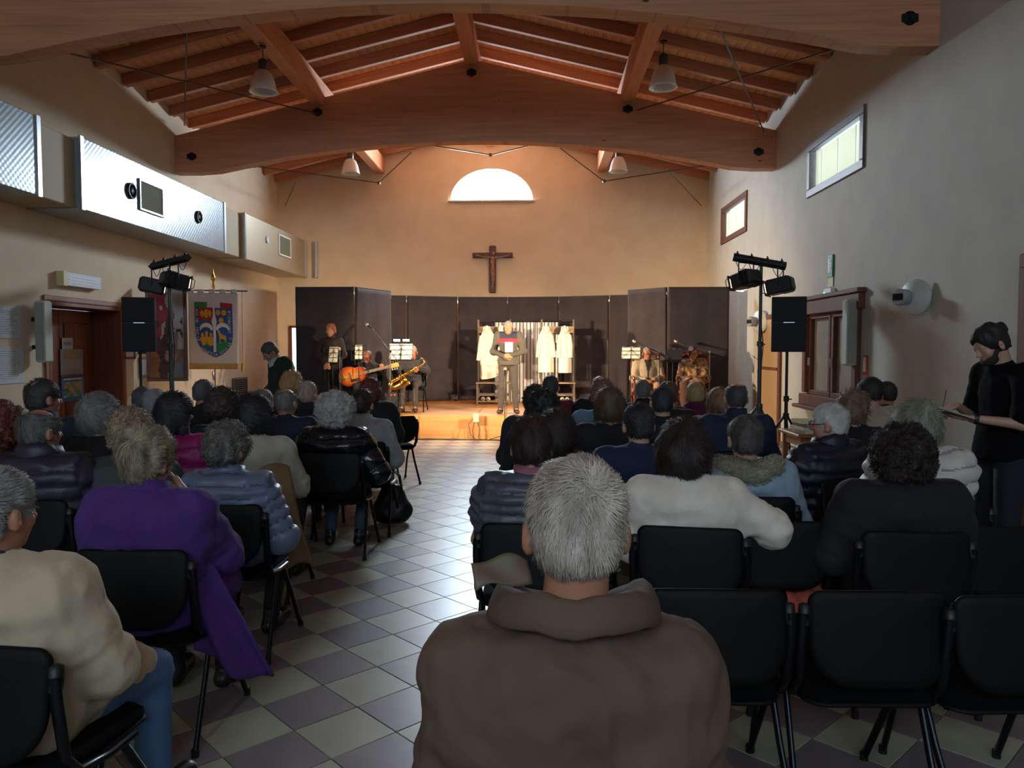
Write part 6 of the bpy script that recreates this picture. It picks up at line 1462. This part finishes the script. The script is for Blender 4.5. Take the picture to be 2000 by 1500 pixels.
q=at(994,678,13.45); t=thing('paper_sheet','small white sheet held by the man at centre stage','paper',(q.x,13.43,q.z),.15); b=MB(); b.sheet(lambda u,v:(-.07+.14*u,.01*math.sin(PI*u),-.09+.18*v),6,6,t=.002); b.build('sheet',mat('sheet_bright','#d8cfc2',.7),t)
# woman reader
H=at(648,646,13.9); J=standing(1.62,.165,.08); J['head']=(0,.03,H.z-ZS); J['nek']=(0,-.01,1.36); J['shl']=(-.16,-.01,1.31); J['shr']=(.16,-.01,1.31); J['ell']=(-.23,.0,1.06); J['elr']=(.23,.0,1.06); J['wrl']=(-.03,.2,.93); J['wrr']=(.03,.2,.93)
person('woman with short strawberry hair in sheer black top standing on stage left',(H.x,H.y-.03,ZSt),PI-.1,J,('short_f','#b0724a','#7f4c30'),Tp(mat('sheer_black','#231a1d',.8,0,'#3a2624',9),.012,hem=.02,name='blouse',collar=['roll'],wr=.6),('#0b0b0e',.6,.02),face=True,skin='#c08766',res=.015,hres=.0075,hpitch=.12,handpose={'l':((.5,.5,-.7),(0,-1,0),.7),'r':((-.5,.5,-.7),(0,-1,0),.7)})
# seated performers
def perf(px,py,Y,rz,lab,hair,top,legs,arms=('lap','lap'),over=None,hp=None,zs=ZSt,**kw):
    H=at(px,py,Y); J=seated(H.z-ZS,kw.pop('w',.19),.02,kw.pop('lean',0),0,arms,kw.pop('lg','n'))
    if over: J.update(over(J))
    hl=J['head']; c,s=math.cos(rz),math.sin(rz); x=H.x-(c*hl[0]-s*hl[1]); y=H.y-(s*hl[0]+c*hl[1])
    r=person(lab,(x,y,zs),rz,J,hair,top,legs,face=True,res=.014,hres=.0075,handpose=hp,**kw); return r,J
g,JG=perf(718,697,14.1,PI,'guitarist in black with glasses seated behind a music stand on stage',('fringe_bald','#8b8078','#6d625b'),Tp(cloth('#1d191c','#161316'),.016,name='shirt',collar=['shirt']),('#1c1a1f',.6),gl=True,skin='#a8674c',
  over=lambda J:dict(ell=(-.30,.08,.80),wrl=(-.36,.30,.82),elr=(.27,.08,.72),wrr=(.10,.27,.66)),hp={'l':((.0,1,.5),(.6,.3,.2),1.1),'r':((-.7,.5,-.5),(0,-1,0),.6)},hpitch=.25,w=.185)
def plainchair(root_loc,rz,label):
    o=copy_tree(CH0); c,s=math.cos(rz),math.sin(rz); o.location=(root_loc[0]-s*.08,root_loc[1]+c*.08,ZS); o.rotation_euler=(0,0,rz); o['label']=label; o['group']='chairs on stage'
plainchair(g[0].location,PI,'black stacking chair on stage under the guitarist')
sx,JS=perf(805,688,14.3,PI,'grey-haired saxophonist in a dark jacket seated on stage',('short','#9d8f82','#7f7268'),Tp(cloth('#2b262a','#231f23'),.02,name='jacket',collar=['shirt']),('#3a3433',.6),skin='#b0694a',
  over=lambda J:dict(ell=(-.28,.06,.76),wrl=(-.16,.30,.80),elr=(.27,.08,.74),wrr=(.18,.30,.68)),hp={'l':((.3,1,.1),(.3,-.6,-.3),1.2),'r':((-.3,1,-.1),(0,-.6,-.6),1.2)})
plainchair(sx[0].location,PI,'black stacking chair on stage under the saxophonist')
m,_=perf(1265,690,14.1,PI,'man in a pale beige suit seated in an armchair on stage',('bald','#9b8f80','#7f7466'),Tp([cloth('#a8977c','#9c8b71'),cloth('#2a2422')],.024,name='suit_jacket',mfn=lambda P,J:((P[:,1]>.02)&(np.abs(P[:,0])<.012+.26*np.clip(P[:,2]-.74,0,.2))).astype(int),collar=['shirt']),('#b5835f',.6,.012),skin='#b06a4c',w=.2,arms=('lap','lap'),gl=True,hpitch=.2)
armchair(m[0].location.x if False else m.location.x,m.location.y-.05,PI,'wooden armchair under the man in the beige suit') if not isinstance(m,tuple) else armchair(m[0].location.x,m[0].location.y-.05,PI,'wooden armchair under the man in the beige suit')
wm,_=perf(1354,690,13.98,PI-.25,'woman in a brown leaf-patterned dress with glasses seated on stage',('short_f','#4a332a','#33231d'),Tp(mat('leaf_print','#5c3b28',.8,0,'#a07a4e',16,lo=.47,hi=.53,detail=2),.024,name='dress',lap=1),('#5a3a2a',.6,.03),skin='#b3704f',w=.175,gl=True,hyaw=.4,hpitch=.1)
wr_=wm[0] if isinstance(wm,tuple) else wm
armchair(wr_.location.x,wr_.location.y-.05,PI-.25,'wooden armchair under the woman in the patterned dress')
# guitar
def guitar():
    c=at(691,733,13.7); t=thing('guitar','sunburst archtop guitar held by the seated guitarist','guitar',(c.x+.0,13.72,c.z),0,rot=(0,-.24,0))
    f=Field(np.arange(-.30,.30,.011),np.arange(-.07,.07,.011),np.arange(-.26,.26,.011))
    f.cap((-.10,-.02,0),(-.10,.02,0),.185,.185,.02).cap((.12,-.02,.0),(.12,.02,.0),.135,.135,.05); f.cap((.20,-.06,-.17),(.20,.06,-.17),.075,.075,.02,None,'s')
    F=f.F; Y=np.abs(f.y)[None,:,None]-.038; f.F=np.maximum(F,np.broadcast_to(Y,F.shape)).astype(np.float32); V,Q=f.mesh(); V=smooth_mesh(V,Q,2,.4)
    m=mat('sunburst_varnish','#c25c14',.18,0,'#3d1208',2,coat=.5); N=m.node_tree.nodes; L=m.node_tree.links
    tc=N.new('ShaderNodeTexCoord'); ln=N.new('ShaderNodeVectorMath'); ln.operation='LENGTH'; mp=N.new('ShaderNodeMapping'); mp.inputs['Location'].default_value=(.03,0,0); mp.inputs['Scale'].default_value=(.8,0,1); L.new(tc.outputs['Object'],mp.inputs[0]); L.new(mp.outputs[0],ln.inputs[0])
    r=N.new('ShaderNodeValToRGB'); r.color_ramp.elements[0].position=.05; r.color_ramp.elements[0].color=(*lin('#e08a2a'),1); r.color_ramp.elements[1].position=.22; r.color_ramp.elements[1].color=(*lin('#4a1206'),1); e=r.color_ramp.elements.new(.14); e.color=(*lin('#c2501a'),1); L.new(ln.outputs['Value'],r.inputs[0]); L.new(r.outputs[0],N['Principled BSDF'].inputs['Base Color'])
    obj('guitar_body',mesh_np('guitar_body',V,Q,m),t)
    b=MB(); b.box((.46,-.045,0),(.50,.022,.05),ch=.005); b.build('neck',mat('neck_maple','#9c7a50',.4),t)
    b=MB()
    for i in range(14): b.box((.23+.034*i,-.0575,0),(.003,.003,.048)); 
    b.box((.46,-.0565,0),(.49,.002,.046)); b.build('fretboard',mat('fretboard','#6e5a44',.4),t)
    b=MB(); b.box((.77,-.045,.0),(.17,.018,.085),ch=.008); b.build('headstock',mat('headstock_gold','#b08c48',.3,.3),t)
    for i in range(3):
        for s in (-1,1): b=MB(); b.lathe([(.006,0),(.006,.02),(.014,.022),(.014,.036)],(.72+.045*i,-.045,s*.043),(0,0,s),8); b.build('tuning_peg',M_silver,t)
    b=MB(); b.tube([(-.24,-.05,-.0),(-.12,-.055,0)],.004,5)
    for k in range(6): b.tube([(-.12,-.062,-.02+.008*k),(.69,-.062,-.017+.007*k)],.0009,4)
    b.build('string',M_silver,t)['kind']='stuff'
    b=MB(); b.box((-.06,-.05,0),(.02,.02,.14),ch=.004); b.build('bridge',M_dwood,t); b=MB(); b.box((.12,-.048,0),(.04,.012,.09),ch=.004); b.build('pickup',M_brass,t); b=MB(); b.box((-.2,-.047,0),(.06,.012,.12),ch=.004); b.build('tailpiece',M_brass,t)
    b=MB(); b.box((.02,-.052,-.09),(.18,.006,.05),ch=.002); b.build('pickguard',M_blackp,t)
guitar()
def saxophone():
    a=at(762,748,13.75); e=at(826,712,13.75); t=thing('saxophone','shiny golden saxophone held across by the seated saxophonist','saxophone',((a.x+e.x)/2,13.75,(a.z+e.z)/2)); o=Vector(t.location); A=a-o; B=e-o
    m=mat('sax_brass','#d9a441',.2,1); d=(B-A).normalized(); up=Vector((-d.z,0,d.x))
    if up.z<0: up=-up
    b=MB(); pts=[A+d*.04,A.lerp(B,.3),A.lerp(B,.7),B]; b.tube(pts,[.042,.034,.024,.016],14); b.build('sax_body',m,t)
    b=MB(); b.tube([A+d*.05,A-d*.02-up*.02,A-d*.03-up*.07,A+d*.04-up*.12,A+d*.16-up*.13,A+d*.27-up*.11,A+d*.30-up*.105],[.042,.045,.05,.055,.065,.085,.10],16,cap=False); o2=b.build('bell',m,t); o2.modifiers.new('s','SOLIDIFY').thickness=.003
    b=MB(); b.tube([B,B+d*.05+up*.02,B+d*.055+up*.09,B+d*.0+up*.13],[.014,.013,.012,.010],10); b.build('neck_tube',m,t)
    b=MB(); q=B+up*.13; b.tube([q,q-d*.07+up*.01],[.013,.008],10); b.build('mouthpiece',M_blackp,t)
    for i in range(9):
        p=A.lerp(B,.15+.085*i)+Vector((0,-.04,0)); r=.024-.001*i; b=MB(); b.lathe([(r,0),(r,.006),(r*.7,.009),(.004,.010)],p,(0,-1,0),12); b.build('key_cup',m,t)
    b=MB(); b.tube([A.lerp(B,.1)+Vector((0,-.05,.012)),A.lerp(B,.9)+Vector((0,-.035,.012))],.003,5); b.tube([A.lerp(B,.1)+Vector((0,-.045,-.02)),A.lerp(B,.7)+Vector((0,-.035,-.02))],.003,5); b.build('key_rod',m,t)
saxophone()
t=thing('effects_box','small black box with two red indicator lights near the saxophonist','box',(at(765,762,13.7).x,13.9,ZS)); b=MB(); b.box((0,0,.19),(.16,.14,.38),ch=.01); b.build('box_body',M_cab,t)
for s in (-.03,.03): b=MB(); b.lathe([(.012,0),(.008,.006)],(s,-.07,.33),(0,-1,0),8); b.build('indicator',mat('red_led','#ff2a1a',.4,emit=5),t)
